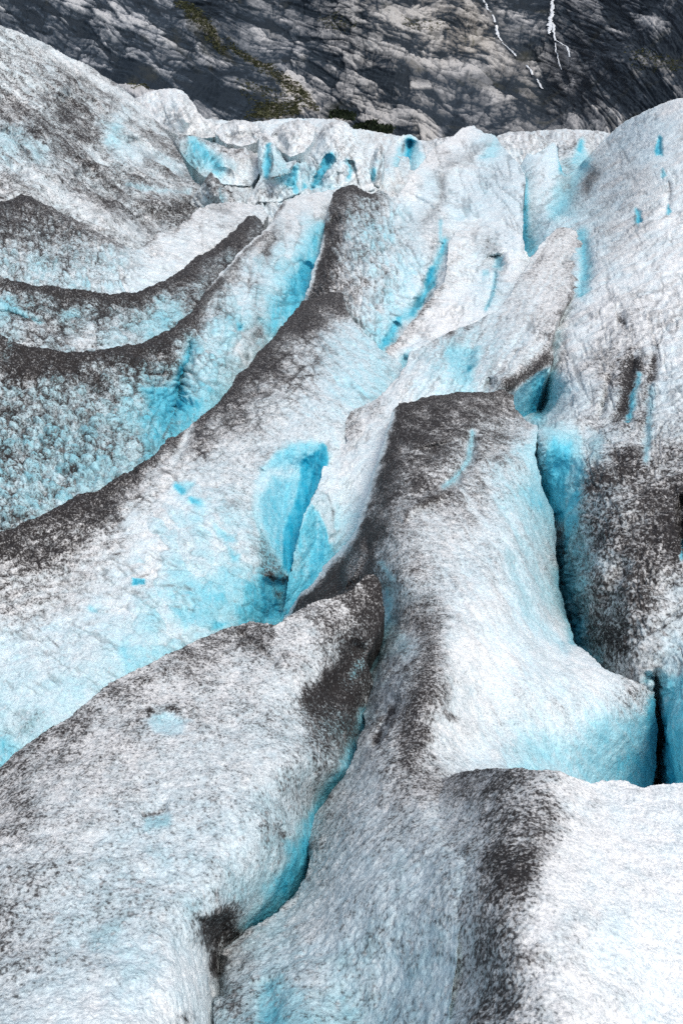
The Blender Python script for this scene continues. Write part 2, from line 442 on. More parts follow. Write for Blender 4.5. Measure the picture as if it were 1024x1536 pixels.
ridge = dict(mot=.2, name='ice_ridge', cat='ice ridge', group=GROUP, seed=11, grain=.0125, px=.0045, bumpy=.75, back=.1,
    label='central ice ridge with a black-dirt peak and a white flank dropping to the hump',
    poly=[(322,1640),(322,1470),(330,1432),(352,1408),(380,1390),(415,1368),(440,1345),(458,1318),(466,1290),(464,1262),(472,1225),(488,1203),(503,1180),(516,1165),(526,1145),(535,1112),(548,1085),(545,1065),(524,1060),(503,1052),(470,1040),(440,1000),(425,960),(418,938),(434,912),(454,887),(478,862),(508,826),(529,800),(544,762),(552,735),(566,690),(577,660),(587,620),(596,605),(620,600),(660,592),(710,588),(755,583),(768,592),(772,612),(787,632),(806,638),(803,655),(802,690),(811,727),(822,752),(832,768),(834,800),(835,850),(838,888),(849,925),(863,965),(886,985),(906,1003),(936,1015),(962,1026),(978,1040),(984,1060),(984,1120),(978,1180),(1000,1240),(900,1270),(700,1290),(660,1640)],
    ctrl=[(597,606,12.0),(660,592,12.2),(755,583,12.6),(772,612,12.3),(806,638,11.5),(700,650,10.9),(620,660,10.8),(577,660,11.2),(552,735,10.3),(508,826,9.6),(454,887,9.2),(418,938,9.1),(600,720,9.7),(560,800,8.9),(590,790,8.5),(640,760,8.9),(720,740,9.4),(790,700,10.35),(832,768,10.6),(835,850,9.5),(770,800,8.7),(700,830,7.9),(630,860,7.35),(600,860,7.45),(560,900,7.7),(530,960,7.3),(500,900,8.4),(600,940,6.7),(640,960,6.05),(720,930,6.6),(800,900,7.8),(849,925,8.6),(700,1040,5.55),(640,1050,5.05),(600,1040,5.35),(545,1065,5.9),(800,1020,6.1),(886,985,7.2),(962,1026,6.9),(984,1100,6.8),(900,1100,6.1),(800,1130,5.4),(978,1200,6.6),(620,1150,4.4),(560,1130,4.75),(526,1145,4.95),(700,1150,4.7),(503,1180,4.75),(466,1290,4.05),(560,1220,4.0),(560,1300,3.42),(600,1250,3.65),(640,1300,3.17),(635,1220,3.72),(440,1345,3.75),(380,1390,3.5),(330,1432,3.3),(322,1536,2.75),(430,1450,3.0),(520,1400,3.05),(450,1536,2.55),(540,1536,2.6),(480,1640,2.15),(330,1640,2.35),(640,1430,2.67),(640,1536,2.34),(640,1640,2.05),(470,1000,7.2),(440,960,8.3),(900,1260,5.6),(700,1240,3.55),(700,1300,2.98),(705,1430,2.47),(705,1536,2.19),(705,1640,1.9)],
    spots=[(600,1200,0.55,0.05),(560,1250,0.40,0.15),(520,1300,0.36,0.15),(470,1380,0.33,0.12),(400,1425,0.30,0.25),(425,1500,0.33,0.42),(408,1530,0.40,0.60),(350,1500,0.58,0.20),(350,1450,0.43,0.15),(375,1530,0.53,0.40),(460,1450,0.30,0.22),(520,1480,0.33,0.30),(520,1540,0.38,0.35),(560,1480,0.38,0.25),(480,1300,0.48,0.10),(500,1230,0.48,0.12),(620,1100,0.72,0.00),(645,1040,0.70,0.00),(590,1050,0.55,0.10),(620,930,0.66,0.00),(615,850,0.55,0.05),(600,780,0.55,0.05),(620,700,0.78,0.00),(620,640,0.93,0.00),(660,610,0.90,0.00),(700,620,0.78,0.00),(760,600,0.80,0.00),(740,660,0.68,0.10),(700,740,0.54,0.08),(650,740,0.68,0.03),(680,830,0.34,0.10),(650,800,0.42,0.08),(720,900,0.16,0.10),(690,980,0.14,0.05),(750,1000,0.06,0.08),(700,1060,0.14,0.08),(720,1130,0.10,0.15),(680,1100,0.25,0.08),(800,1130,0.08,0.42),(850,1060,0.18,0.15),(900,1120,0.08,0.42),(950,1150,0.05,0.65),(970,1100,0.15,0.55),(960,1040,0.50,0.10),(830,980,0.10,0.12),(800,950,0.10,0.18),(885,1008,0.12,0.10),(800,900,0.20,0.25),(825,870,0.36,0.30),(810,790,0.30,0.35),(780,700,0.40,0.25),(750,800,0.26,0.18),(760,640,0.68,0.10),(800,680,0.15,0.50),(820,740,0.10,0.62),(840,690,0.00,0.85),(800,655,0.40,0.15),
           (580,740,0.85,0.00),(560,790,0.92,0.00),(530,850,0.97,0.00),(480,905,0.98,0.00),(590,840,0.60,0.12),(592,900,0.60,0.25),(575,925,0.60,0.30),(565,980,0.50,0.40),(545,1020,0.42,0.32),(600,960,0.40,0.30),(575,865,0.70,0.25),(540,1080,0.50,0.30),(565,1110,0.60,0.08),(540,1180,0.45,0.12),(600,1000,0.62,0.10),(640,1180,0.60,0.00),(640,1230,0.36,0.15),(690,1330,0.42,0.18),(640,1450,0.33,0.26),(600,1320,0.30,0.22)],  # left flank near black: dirt plus its shade put into the colour
    streak=[(58,90,8,.30,.12,5.5,[(600,700),(700,690),(800,640),(840,760),(870,980),(760,1040),(680,930)]),(22,50,7,.34,.0,1.6,[(600,600),(760,590),(800,640),(700,760),(570,760)]),(55,70,9,.26,.12,1.6,[(700,1000),(980,1020),(980,1200),(700,1160)])],
    cover=[
           ('line',[(598,612),(590,650),(585,700),(572,730)],9,1.0,0,.9),
           ('line',[(598,606),(660,594),(755,586)],9,.9,0,.7),
           ('area',[(520,815),(548,800),(556,830),(540,870),(515,895),(508,860)],20,.6,.1,.7),
           ('line',[(455,893),(500,885),(545,868)],12,1.05,0,.9),
           ('line',[(582,890),(582,930),(562,985),(535,1020)],8,.3,.62,.8),('line',[(572,845),(588,868)],5,.3,.55,.7),
           ('line',[(708,648),(702,690),(684,715),(665,730)],5,.3,.6,.8),('line',[(655,705),(650,660)],10,.6,.25,.4),('line',[(640,668),(665,682)],7,1.0,0,.8),
           ('line',[(672,735),(625,760),(600,785)],6,.92,0,.7),
           ('line',[(640,920),(648,990),(622,1060),(618,1100),(606,1170)],20,.88,0,.6),('line',[(600,1050),(572,1090),(560,1120)],6,.98,0,.8),('line',[(650,1050),(690,1085)],6,.9,0,.7),
           
           ('line',[(822,642),(790,640),(772,612),(764,592)],6,.55,0,.8),
           ('line',[(803,652),(797,690),(811,738),(824,762)],11,.08,.42,.8),
           ('line',[(836,860),(848,920),(862,960)],9,.35,.7,.7),('line',[(980,1055),(982,1110),(976,1175)],12,.1,.85,.9),
           ('line',[(740,745),(790,830),(820,900)],7,.1,.4,.5),('line',[(760,830),(800,930),(850,975)],8,.1,.42,.6),
           ('area',[(395,1480),(420,1470),(425,1560),(385,1560)],20,.2,.62,.8),('line',[(325,1440),(326,1475)],6,1.05,0,1.0),('line',[(340,1485),(365,1520)],12,.62,.2,.7),
           ('line',[(330,1436),(380,1394),(440,1350),(465,1300)],5,.5,0,.8),('line',[(588,622),(577,655),(566,690),(551,738),(543,764),(528,801),(507,828),(477,863),(453,888),(433,914),(419,937)],8.5,.16,.2,1.0),('line',[(596,615),(585,655),(577,700),(560,745)],3,.95,0,.8),('area',[(550,775),(566,800),(556,812),(562,850),(545,868),(500,890),(455,908),(428,932),(440,915),(482,872),(524,830),(540,800)],8,1.05,0,.85),('area',[(520,835),(548,812),(556,840),(545,862),(515,880)],16,.62,.08,.8)],
    relief=[('line',[(708,640),(704,690),(684,716),(668,732)],9,.018),('line',[(655,690),(648,665)],22,.010),('line',[(672,735),(625,757),(598,785)],7,-.012),
            ('line',[(578,868),(580,930),(560,985),(535,1025)],13,.035),('area',[(520,815),(548,800),(556,830),(540,870),(515,895),(508,860)],14,-.02),
            ('line',[(600,1040),(575,1085),(560,1125)],8,.02),
            ('line',[(740,740),(790,830),(825,905)],7,.010),('line',[(760,825),(800,930),(850,978)],8,.012),('line',[(720,820),(770,930),(810,975)],8,.006),
            ('line',[(400,1460),(405,1536),(405,1640)],22,.02),('line',[(326,1432),(326,1500)],9,.05)])

slab = dict(mot=.2, name='ice_slab', cat='ice slab', group=GROUP, seed=21, grain=.0125, px=.0036, bumpy=.8, back=.12,
    label='low grey slab of granular ice with a small meltwater dimple, left of the central ridge',
    poly=[(-330,1225),(-40,1178),(0,1150),(55,1105),(100,1080),(140,1045),(180,1015),(215,1000),(260,975),(300,955),(345,940),(375,934),(415,936),(440,920),(470,903),(505,893),(530,885),(538,872),(548,862),(560,862),(570,872),(575,895),(574,920),(570,945),(556,968),(548,990),(560,1020),(600,1060),(600,1160),(540,1280),(470,1420),(370,1500),(345,1640),(-330,1640)],
    ctrl=[(-120,1225,4.1),(0,1150,4.35),(100,1080,4.75),(215,1000,5.35),(300,955,5.85),(375,934,6.1),(440,920,6.2),(505,893,6.5),(560,860,6.75),(577,910,6.6),(550,985,6.15),(300,1080,4.75),(150,1200,3.85),(450,1000,5.55),(400,1100,4.7),(480,1080,5.2),(520,1060,5.6),(560,1060,6.0),(540,1120,5.35),(500,1150,4.82),(440,1150,4.45),(400,1230,3.9),(430,1270,3.93),(460,1290,4.16),(485,1200,4.82),(540,1200,5.3),(425,1340,3.86),(380,1372,3.6),(430,1420,4.2),(350,1330,3.4),(300,1250,3.65),(320,1400,3.2),(335,1430,3.45),(380,1480,3.8),(250,1350,3.15),(300,1480,2.85),(320,1540,2.8),(150,1400,2.9),(0,1300,3.3),(0,1500,2.45),(200,1536,2.4),(330,1600,2.6),(-120,1400,2.9),(-120,1640,2.0),(150,1640,2.05)],
    spots=[(375,945,0.75,0.00),(300,965,0.71,0.00),(200,1020,0.65,0.00),(100,1095,0.65,0.00),(0,1165,0.67,0.00),(250,1100,0.44,0.06),(350,1000,0.46,0.04),(450,955,0.46,0.04),(520,920,0.67,0.00),(560,880,1.01,0.00),(530,885,0.84,0.00),(558,930,0.94,0.10),(535,980,0.84,0.25),(500,1030,1.07,0.10),(480,1050,1.04,0.10),(465,1000,0.44,0.08),(425,1040,0.32,0.10),(100,1200,0.38,0.06),(20,1220,0.64,0.03),(50,1300,0.49,0.12),(150,1350,0.44,0.20),(250,1280,0.32,0.20),(350,1250,0.28,0.20),(400,1150,0.30,0.12),(300,1150,0.36,0.10),(440,1090,0.40,0.12),(490,1085,0.74,0.30),(440,1180,0.54,0.20),(425,1240,0.46,0.30),(300,1370,0.29,0.20),(200,1450,0.18,0.22),(100,1500,0.16,0.14),(20,1470,0.46,0.15),(250,1500,-0.03,0.10),(300,1450,0.03,0.10),(120,1440,0.34,0.20),(0,1400,0.61,0.12),(330,1385,0.89,0.15),(375,1345,0.34,0.30),(150,1536,0.00,0.08),(60,1540,0.19,0.15),(200,1300,0.40,0.20),(150,1130,0.46,0.03),(240,1040,0.49,0.02)],
    cover=[('area',[(540,1062),(530,1140),(500,1190),(468,1225),(455,1270),(425,1260),(432,1290),(405,1330),(385,1368),(355,1392),(480,1420),(600,1200),(600,1060)],26,.06,.7),
           ('line',[(545,1095),(520,1150),(490,1190),(462,1240)],12,.12,.82,.7),('line',[(460,1265),(452,1300),(430,1335)],14,.0,.85,.9),
           ('line',[(500,1075),(532,1095),(540,1120)],15,.75,.55,.8),('line',[(415,1240),(424,1262)],6,1.0,.2,.8),('line',[(400,1330),(402,1358)],4,.1,.5,.7),
           ('line',[(545,965),(510,1015),(485,1055)],17,1.05,.15,.9),('line',[(548,985),(520,1025)],9,.5,.7,.7),
           ('area',[(225,1062),(262,1066),(285,1080),(270,1098),(235,1098),(215,1085)],16,.14,.36,.9),('line',[(215,1082),(225,1064),(262,1064),(282,1078)],6,.92,.05,.9),
           ('line',[(210,1225),(225,1220),(250,1212)],6,.85,.1,.8),('area',[(215,1228),(258,1218),(255,1245),(215,1250)],14,.18,.42,.8),
           ('area',[(295,1375),(350,1365),(352,1400),(330,1425),(305,1415)],30,.92,.2,.9),('line',[(318,1420),(325,1470)],8,1.05,.1,.95),('line',[(270,1535),(285,1525)],8,1.05,.1,.9),
           ('line',[(355,942),(380,960),(420,1000)],4,.85,0,.6),('line',[(390,950),(440,990)],5,.6,0,.5),
           ('area',[(130,1395),(180,1385),(190,1420),(140,1430)],25,.25,.4,.6),('line',[(380,1100),(470,1110)],10,.45,.25,.5)],
    relief=[('area',[(218,1062),(264,1062),(288,1082),(270,1102),(233,1102),(212,1085)],22,.010),('line',[(212,1225),(255,1215)],18,.006),
            ('line',[(545,960),(512,1012),(488,1052)],18,.018),('area',[(290,1375),(350,1365),(352,1400),(330,1430),(305,1420)],20,.03),
            ('line',[(418,1238),(426,1265)],9,.012),('line',[(355,942),(420,1000)],6,.008),('line',[(560,1065),(510,1150)],20,.02)],
    parts=[('blue_crevasse','clean turquoise crevasse wall under the slab edge',[(548,1095),(528,1150),(500,1190),(468,1228),(455,1272),(440,1290),(418,1330),(395,1362),(365,1392),(400,1500),(640,1300),(640,1100)])])

bank = dict(rough=.8, cracks=[(-33,.08),(76,-.02)], name='ice_hillside', cat='ice hillside', group=GROUP, seed=31, big=10, med=3.2, grain=.026, px=.009, bumpy=.7, back=.10,
    label='broad white ice hillside, soiled dark grey low down, with parallel upright black cracks',
    poly=[(1340,105),(1080,125),(1024,147),(1000,153),(985,158),(960,170),(940,180),(925,191),(914,202),(900,215),(885,232),(866,250),(852,262),(843,258),(838,240),(836,222),(830,213),(815,224),(800,232),(790,230),(782,245),(770,260),(740,300),(740,420),(760,560),(740,640),(760,700),(780,800),(790,900),(800,1000),(880,1100),(950,1230),(1340,1240)],
    ctrl=[(1144,105,40),(1024,147,42),(960,170,45),(905,205,49),(866,250,45),(843,258,44),(830,213,50),(790,230,48),(740,300,46),(785,262,45),(785,300,38.5),(820,330,31),(785,365,31),(780,400,28),(850,290,38),(880,260,41),(740,420,28),(830,420,22.5),(880,420,20.5),(960,300,27),(1024,250,30),(1024,400,19.5),(1144,250,28),(1144,400,18.5),(900,520,15.3),(840,520,16.3),(1024,520,14.2),(815,560,15.8),(810,620,15.4),(835,600,14.2),(835,640,11.7),(805,640,11.9),(880,640,11.9),(1024,640,11.0),(1144,640,10.4),(835,700,10.95),(862,700,10.7),(810,700,10.8),(880,700,10.4),(832,768,10.68),(855,768,10.1),(880,768,9.6),(1024,800,8.6),(1144,800,8.2),(845,850,9.9),(880,860,8.7),(850,930,9.2),(880,960,8.3),(920,930,7.8),(1000,920,7.5),(1000,1010,6.9),(960,1030,7.0),(984,1100,7.2),(1000,1100,6.6),(1024,1170,6.15),(980,1200,7.0),(1144,1000,6.6),(1144,1230,5.6),(760,700,13.5),(780,900,11.5),(880,1100,8.4)],
    spots=[(1000,160,0.03,0.05),(950,190,0.07,0.11),(900,235,0.28,0.15),(880,270,0.54,0.15),(865,300,0.33,0.25),(920,265,0.26,0.15),(960,290,0.32,0.05),(845,290,0.03,0.53),(835,310,0.03,0.48),(810,260,0.03,0.20),(825,330,0.09,0.07),(815,280,0.09,0.07),(820,340,0.03,0.30),(805,300,0.03,0.20),(800,350,-0.08,0.30),(788,370,0.03,0.63),(900,340,0.32,0.13),(890,310,0.32,0.15),(1000,240,0.05,0.13),(1000,330,0.09,0.07),(930,340,0.32,0.05),(980,200,0.03,0.15),(900,400,0.07,0.10),(960,400,0.05,0.07),(1010,420,0.00,0.05),(860,500,-0.07,0.05),(900,470,0.03,0.03),(845,450,-0.01,0.10),(925,475,0.44,-0.05),(935,500,0.33,-0.05),(900,540,0.46,0.03),(850,540,0.28,0.05),(970,470,0.16,0.00),(1000,520,0.00,0.11),(1010,600,0.09,0.13),(940,560,0.82,-0.05),(955,590,0.34,0.25),(870,600,0.11,0.15),(900,610,0.44,0.05),(835,590,0.09,0.30),(850,655,0.05,0.30),(850,700,0.05,0.73),(835,750,-0.05,1.03),(880,640,0.46,0.07),(900,660,0.48,0.17),(940,690,0.88,0.00),(960,640,0.49,0.05),(1000,640,0.34,0.10),(1000,685,0.63,0.05),(890,720,0.85,0.05),(1000,740,0.88,-0.05),(900,800,0.83,0.00),(960,830,0.83,-0.05),(1010,800,0.93,-0.05),(862,800,0.63,0.30),(860,830,0.53,0.48),(855,880,0.48,0.58),(900,880,0.68,0.10),(960,900,0.75,0.00),(1010,900,0.49,0.10),(920,960,0.89,0.00),(980,960,0.55,0.10),(880,970,0.63,0.30),(868,985,0.53,0.63),(1010,980,0.28,0.25),(1005,1040,0.00,0.58),(1000,1120,-0.02,0.78),(990,1160,0.00,0.93),(960,1010,0.50,0.05),(1070,300,0.08,0.05),(1070,700,0.73,0.05),(1070,900,0.63,0.05),(1070,1100,0.05,0.53)],
    streak=[(-33,60,6,.42,.16,2.6,[(790,420),(850,260),(900,190),(1144,80),(1144,520),(830,560)]),(8,60,7,.18,.02,2.6,[(850,640),(1144,600),(1144,1000),(840,960)]),(-60,60,8,.22,.14,1.6,[(740,250),(850,210),(860,300),(800,420),(740,420)]),(-30,40,7,.34,.08,2.0,[(780,430),(1144,380),(1144,700),(800,640)]),(75,70,10,.22,.06,1.6,[(880,460),(1040,420),(1040,690),(880,690)])],
    cover=[('area',[(988,203),(992,207),(992,232),(983,233),(981,225)],7,.05,.95),('line',[(984,208),(981,230)],2.5,.95,0,.8),
           ('area',[(992,252),(999,262),(993,268),(990,264)],5,.1,.6),('line',[(1002,270),(1005,290),(1001,310),(998,322)],3,.85,0,.8),('area',[(1001,305),(1006,316),(1003,322),(998,322)],5,.0,.75),
           ('area',[(952,312),(958,318),(962,330),(956,339),(951,334)],7,.0,.88),('line',[(952,308),(951,335),(958,344)],3,.95,0,.8),('line',[(958,343),(985,330),(1003,322)],3,.6,0,.7),
           ('area',[(838,222),(846,228),(856,258),(846,262),(838,258)],8,.05,.8),
           ('line',[(880,240),(858,275),(848,300),(830,325)],11,.15,.58,.75),('line',[(900,240),(885,270),(870,300)],9,.72,.1,.6),('line',[(845,270),(855,290)],9,.6,.3,.7),
           ('line',[(785,270),(787,330),(785,372)],6,.03,.85,.9),('line',[(797,270),(800,340)],5,.2,.2,.5),
           ('line',[(872,352),(878,400),(872,440)],10,.1,.65,.9),
           ('line',[(928,455),(930,480),(936,478),(930,500)],4,.9,0,.7),('line',[(952,530),(948,560),(940,590),(932,630)],11,1.05,.1,.95),('line',[(957,560),(948,600),(940,630)],5,.0,.8,.9),
           ('line',[(916,555),(908,600),(896,640)],5,.85,0,.7),('line',[(922,480),(918,520),(914,560)],4,.5,0,.6),('line',[(985,510),(976,560),(968,610),(966,680)],5.5,1.0,0,.9),('line',[(975,580),(972,640),(968,690)],6,.1,.5,.8),('line',[(970,560),(962,600),(955,640)],9,.6,.05,.6),
           ('line',[(988,460),(985,510)],3,.4,.0,.6),('line',[(900,626),(935,627),(1000,622)],2,.85,0,.6),
           ('line',[(823,560),(812,590),(806,630)],11,.05,.72,.9),('line',[(838,500),(832,530),(820,570)],7,.3,.4,.7),
           ('area',[(822,645),(866,648),(862,690),(850,740),(836,772),(822,770)],22,.0,.8),('line',[(866,655),(860,700),(846,760)],7,.25,.45,.7),('line',[(815,645),(840,650),(868,656)],12,.15,.38,.75),
           ('line',[(1025,742),(1022,790),(1021,832)],4.5,1.05,.1,1.0),('line',[(1023,810),(1021,836)],4,.2,.9,.9),
           ('area',[(860,750),(872,760),(868,780),(858,778)],8,.15,.5,.8),('line',[(860,780),(850,810),(838,835)],10,.2,.75,.9),('line',[(846,820),(842,835)],4,1,.3,.8),('line',[(840,850),(848,900),(862,940)],13,.25,.78,.9),('line',[(872,915),(866,932),(855,930)],2.5,.9,0,.7),
           ('line',[(860,935),(868,965),(880,985)],10,.1,.8,.9),
           ('area',[(962,1010),(972,1005),(981,1010),(982,1022),(970,1028),(961,1024)],6,.15,.5,.95),('line',[(958,1018),(966,1006),(978,1004),(983,1012),(982,1030),(978,1040)],3,.98,0,.9),
           ('line',[(984,1000),(983,1030)],3,.8,.1,.8),('line',[(986,1040),(984,1090),(984,1180)],4.5,1.05,.2,1.0),
           ('area',[(992,1012),(1144,1010),(1144,1200),(988,1200)],16,.06,.66,.8),('line',[(994,1080),(1000,1170)],10,.0,.92,.8),
           ('line',[(940,820),(905,900),(880,960)],12,.75,.0,.4),('area',[(880,640),(905,650),(900,690),(885,690)],16,.2,.45,.6)],
    relief=[('area',[(983,203),(995,205),(995,234),(981,236)],9,.02),('line',[(1003,270),(1000,322)],5,.012),('area',[(949,308),(962,314),(966,334),(954,344)],9,.015),
            ('line',[(880,240),(850,290),(828,328)],18,.05),('line',[(952,525),(942,590),(932,632)],9,.018),('line',[(916,555),(896,640)],5,.015),('line',[(985,510),(968,610),(966,685)],6,.008),('line',[(928,450),(934,500)],6,.008),
            ('line',[(1025,736),(1021,838)],6,.03),('line',[(984,1000),(984,1190)],6,.05),('area',[(960,1006),(982,1006),(982,1026),(962,1028)],6,.02),('line',[(872,352),(878,400),(870,440)],10,.02),
            ('line',[(940,830),(895,940),(872,985)],14,.015)],
    parts=[('blue_crevasse','glowing cyan pocket high on the left edge of the hillside',[(800,642),(866,646),(864,690),(852,740),(838,775),(820,778),(795,700)]),('blue_crevasse','blue block face right of the upright black crack',[(986,1010),(1160,1000),(1160,1260),(980,1260)]),('ice_window','small ice-filled hole ringed with black dirt',[(961,1012),(970,1004),(981,1010),(982,1022),(970,1028)])])

tongue = dict(cracks=[(-56,.05)], name='ice_tongue', cat='ice tongue', group=GROUP, seed=41, grain=.02, px=.0095, bumpy=.6, back=.08,
    label='pinkish grey ice tongue with rounded top, ending behind the black-dirt peak',
    poly=[(838,341),(850,343),(862,346),(872,360),(877,378),(876,400),(868,418),(866,436),(852,452),(842,470),(832,490),(826,510),(827,535),(820,560),(808,600),(800,634),(790,660),(740,700),(640,720),(600,900),(560,1000),(440,1000),(418,945),(426,910),(434,872),(438,848),(444,815),(452,788),(464,760),(474,735),(484,708),(488,688),(494,674),(508,668),(521,664),(516,650),(520,632),(528,618),(543,608),(556,603),(575,588),(590,574),(600,562),(611,545),(613,530),(616,528),(630,522),(645,511),(660,505),(680,497),(710,484),(740,470),(763,442),(783,412),(797,385),(815,362)],
    ctrl=[(838,341,27),(872,365,25.5),(876,400,23),(797,385,23.5),(740,470,18.2),(800,460,18.2),(850,450,19),(830,510,15.9),(790,520,15.3),(710,484,17.4),(720,530,15.2),(645,511,15.9),(660,550,14.4),(700,570,14),(611,540,14.8),(600,590,13.3),(543,608,13.2),(520,640,12.5),(570,640,12.3),(755,575,13.6),(820,560,15),(806,610,15.2),(785,600,14.2),(800,640,15),(740,640,14),(508,668,12.1),(530,720,11.3),(560,700,11.4),(488,688,11.85),(484,708,11.5),(500,780,10.6),(464,770,10.45),(444,815,10.1),(470,830,10.15),(430,890,9.62),(420,945,9.5),(480,900,9.8),(600,800,10.7),(560,950,9.2)],
    spots=[(850,350,0.42,0.02),(830,390,0.35,0.02),(800,440,0.30,0.06),(868,400,0.55,0.00),(850,440,0.45,0.00),(820,450,0.32,0.04),(775,460,0.36,0.08),(790,500,0.15,0.20),(750,490,0.32,0.15),(700,500,0.40,0.30),(690,535,0.15,0.45),(670,530,0.15,0.40),(650,520,0.40,0.15),(620,560,0.20,0.15),(640,590,0.03,0.22),(690,570,0.07,0.42),(730,560,0.36,0.15),(730,520,0.30,0.25),(780,540,0.32,0.10),(815,500,0.55,0.02),(805,540,0.60,0.00),(760,575,0.50,0.05),(790,562,0.75,0.00),(780,590,0.30,0.30),(800,580,0.15,0.55),(790,620,0.00,0.85),(560,610,0.50,0.08),(530,640,0.55,0.03),(560,665,0.03,0.10),(540,710,0.01,0.08),(510,680,0.10,0.08),(520,745,0.07,0.18),(500,790,0.15,0.35),(480,830,0.05,0.72),(525,790,0.00,0.35),(460,870,0.13,0.75),(590,590,0.15,0.12),(550,640,0.15,0.10)],
    streak=[(-58,60,6,.30,.14,1.8,[(600,500),(830,340),(880,420),(800,640),(600,640)]),(-50,40,6,.18,.10,1.4)],
    cover=[('line',[(520,650),(522,628),(543,608)],5,.72,0,.6),('line',[(560,601),(590,574),(612,545)],4,.45,0,.5),('line',[(630,523),(660,505),(710,484)],6,.78,.05,.75),('line',[(672,500),(680,510)],8,.8,0,.7),('line',[(710,484),(762,445),(797,388)],5,.5,.1,.6),
           ('area',[(664,528),(672,516),(718,520),(716,545),(695,575),(680,560)],16,.12,.52,.9),('line',[(668,515),(661,535),(666,552)],3,.85,.2,.7),('line',[(703,551),(704,554)],3,.3,.95,.9),
           ('line',[(733,580),(738,568)],4,.9,.1,.7),('line',[(872,362),(876,395),(868,420),(850,452),(835,480)],7,.82,0,.75),('line',[(828,500),(826,530)],6,.9,0,.8),
           ('line',[(826,525),(800,555),(775,572),(750,584)],9,.92,0,.9),
           ('area',[(800,560),(824,548),(815,590),(800,640),(768,630),(766,598)],10,.03,.55,.9),('line',[(812,575),(802,632),(780,632)],12,.0,.9,.8),('line',[(822,545),(814,580),(806,612)],3,.9,.4,.6),
           ('area',[(462,765),(474,748),(484,752),(494,800),(490,832),(470,852),(440,900),(420,930),(424,870),(436,845),(445,805)],6,.03,.66,.95),('line',[(492,805),(488,828),(474,845)],7,.03,.85,.8),('line',[(500,790),(502,815)],3,.4,.3,.6),
           ('line',[(478,738),(490,742),(500,765),(501,800)],3,.78,.1,.8),('area',[(466,752),(478,738),(492,744),(502,772),(502,812),(494,815),(488,788),(478,768)],5,.16,.24,.95),
           ('line',[(448,860),(440,830)],10,.6,.5,.7),('line',[(425,880),(420,930)],16,.35,.85,.6)],
    relief=[('area',[(664,530),(672,516),(716,520),(716,545),(695,577),(680,562)],16,.02),('area',[(462,765),(480,750),(497,800),(490,830),(465,855),(440,890)],30,.016),
            ('line',[(733,582),(738,566)],5,.01),('area',[(800,560),(824,548),(815,590),(800,640),(768,630),(766,598)],10,.02),('line',[(800,480),(760,540),(720,590)],10,.010)],
    parts=[('blue_crevasse','curled blue ice wall facing the deep hollow',[(465,766),(478,746),(490,756),(498,800),(490,835),(462,870),(430,915),(415,930),(415,860),(436,846),(446,806)]),('ice_window','blue wall of the pocket under the tongue tip',[(800,560),(824,548),(815,590),(800,645),(768,635),(764,598)])])

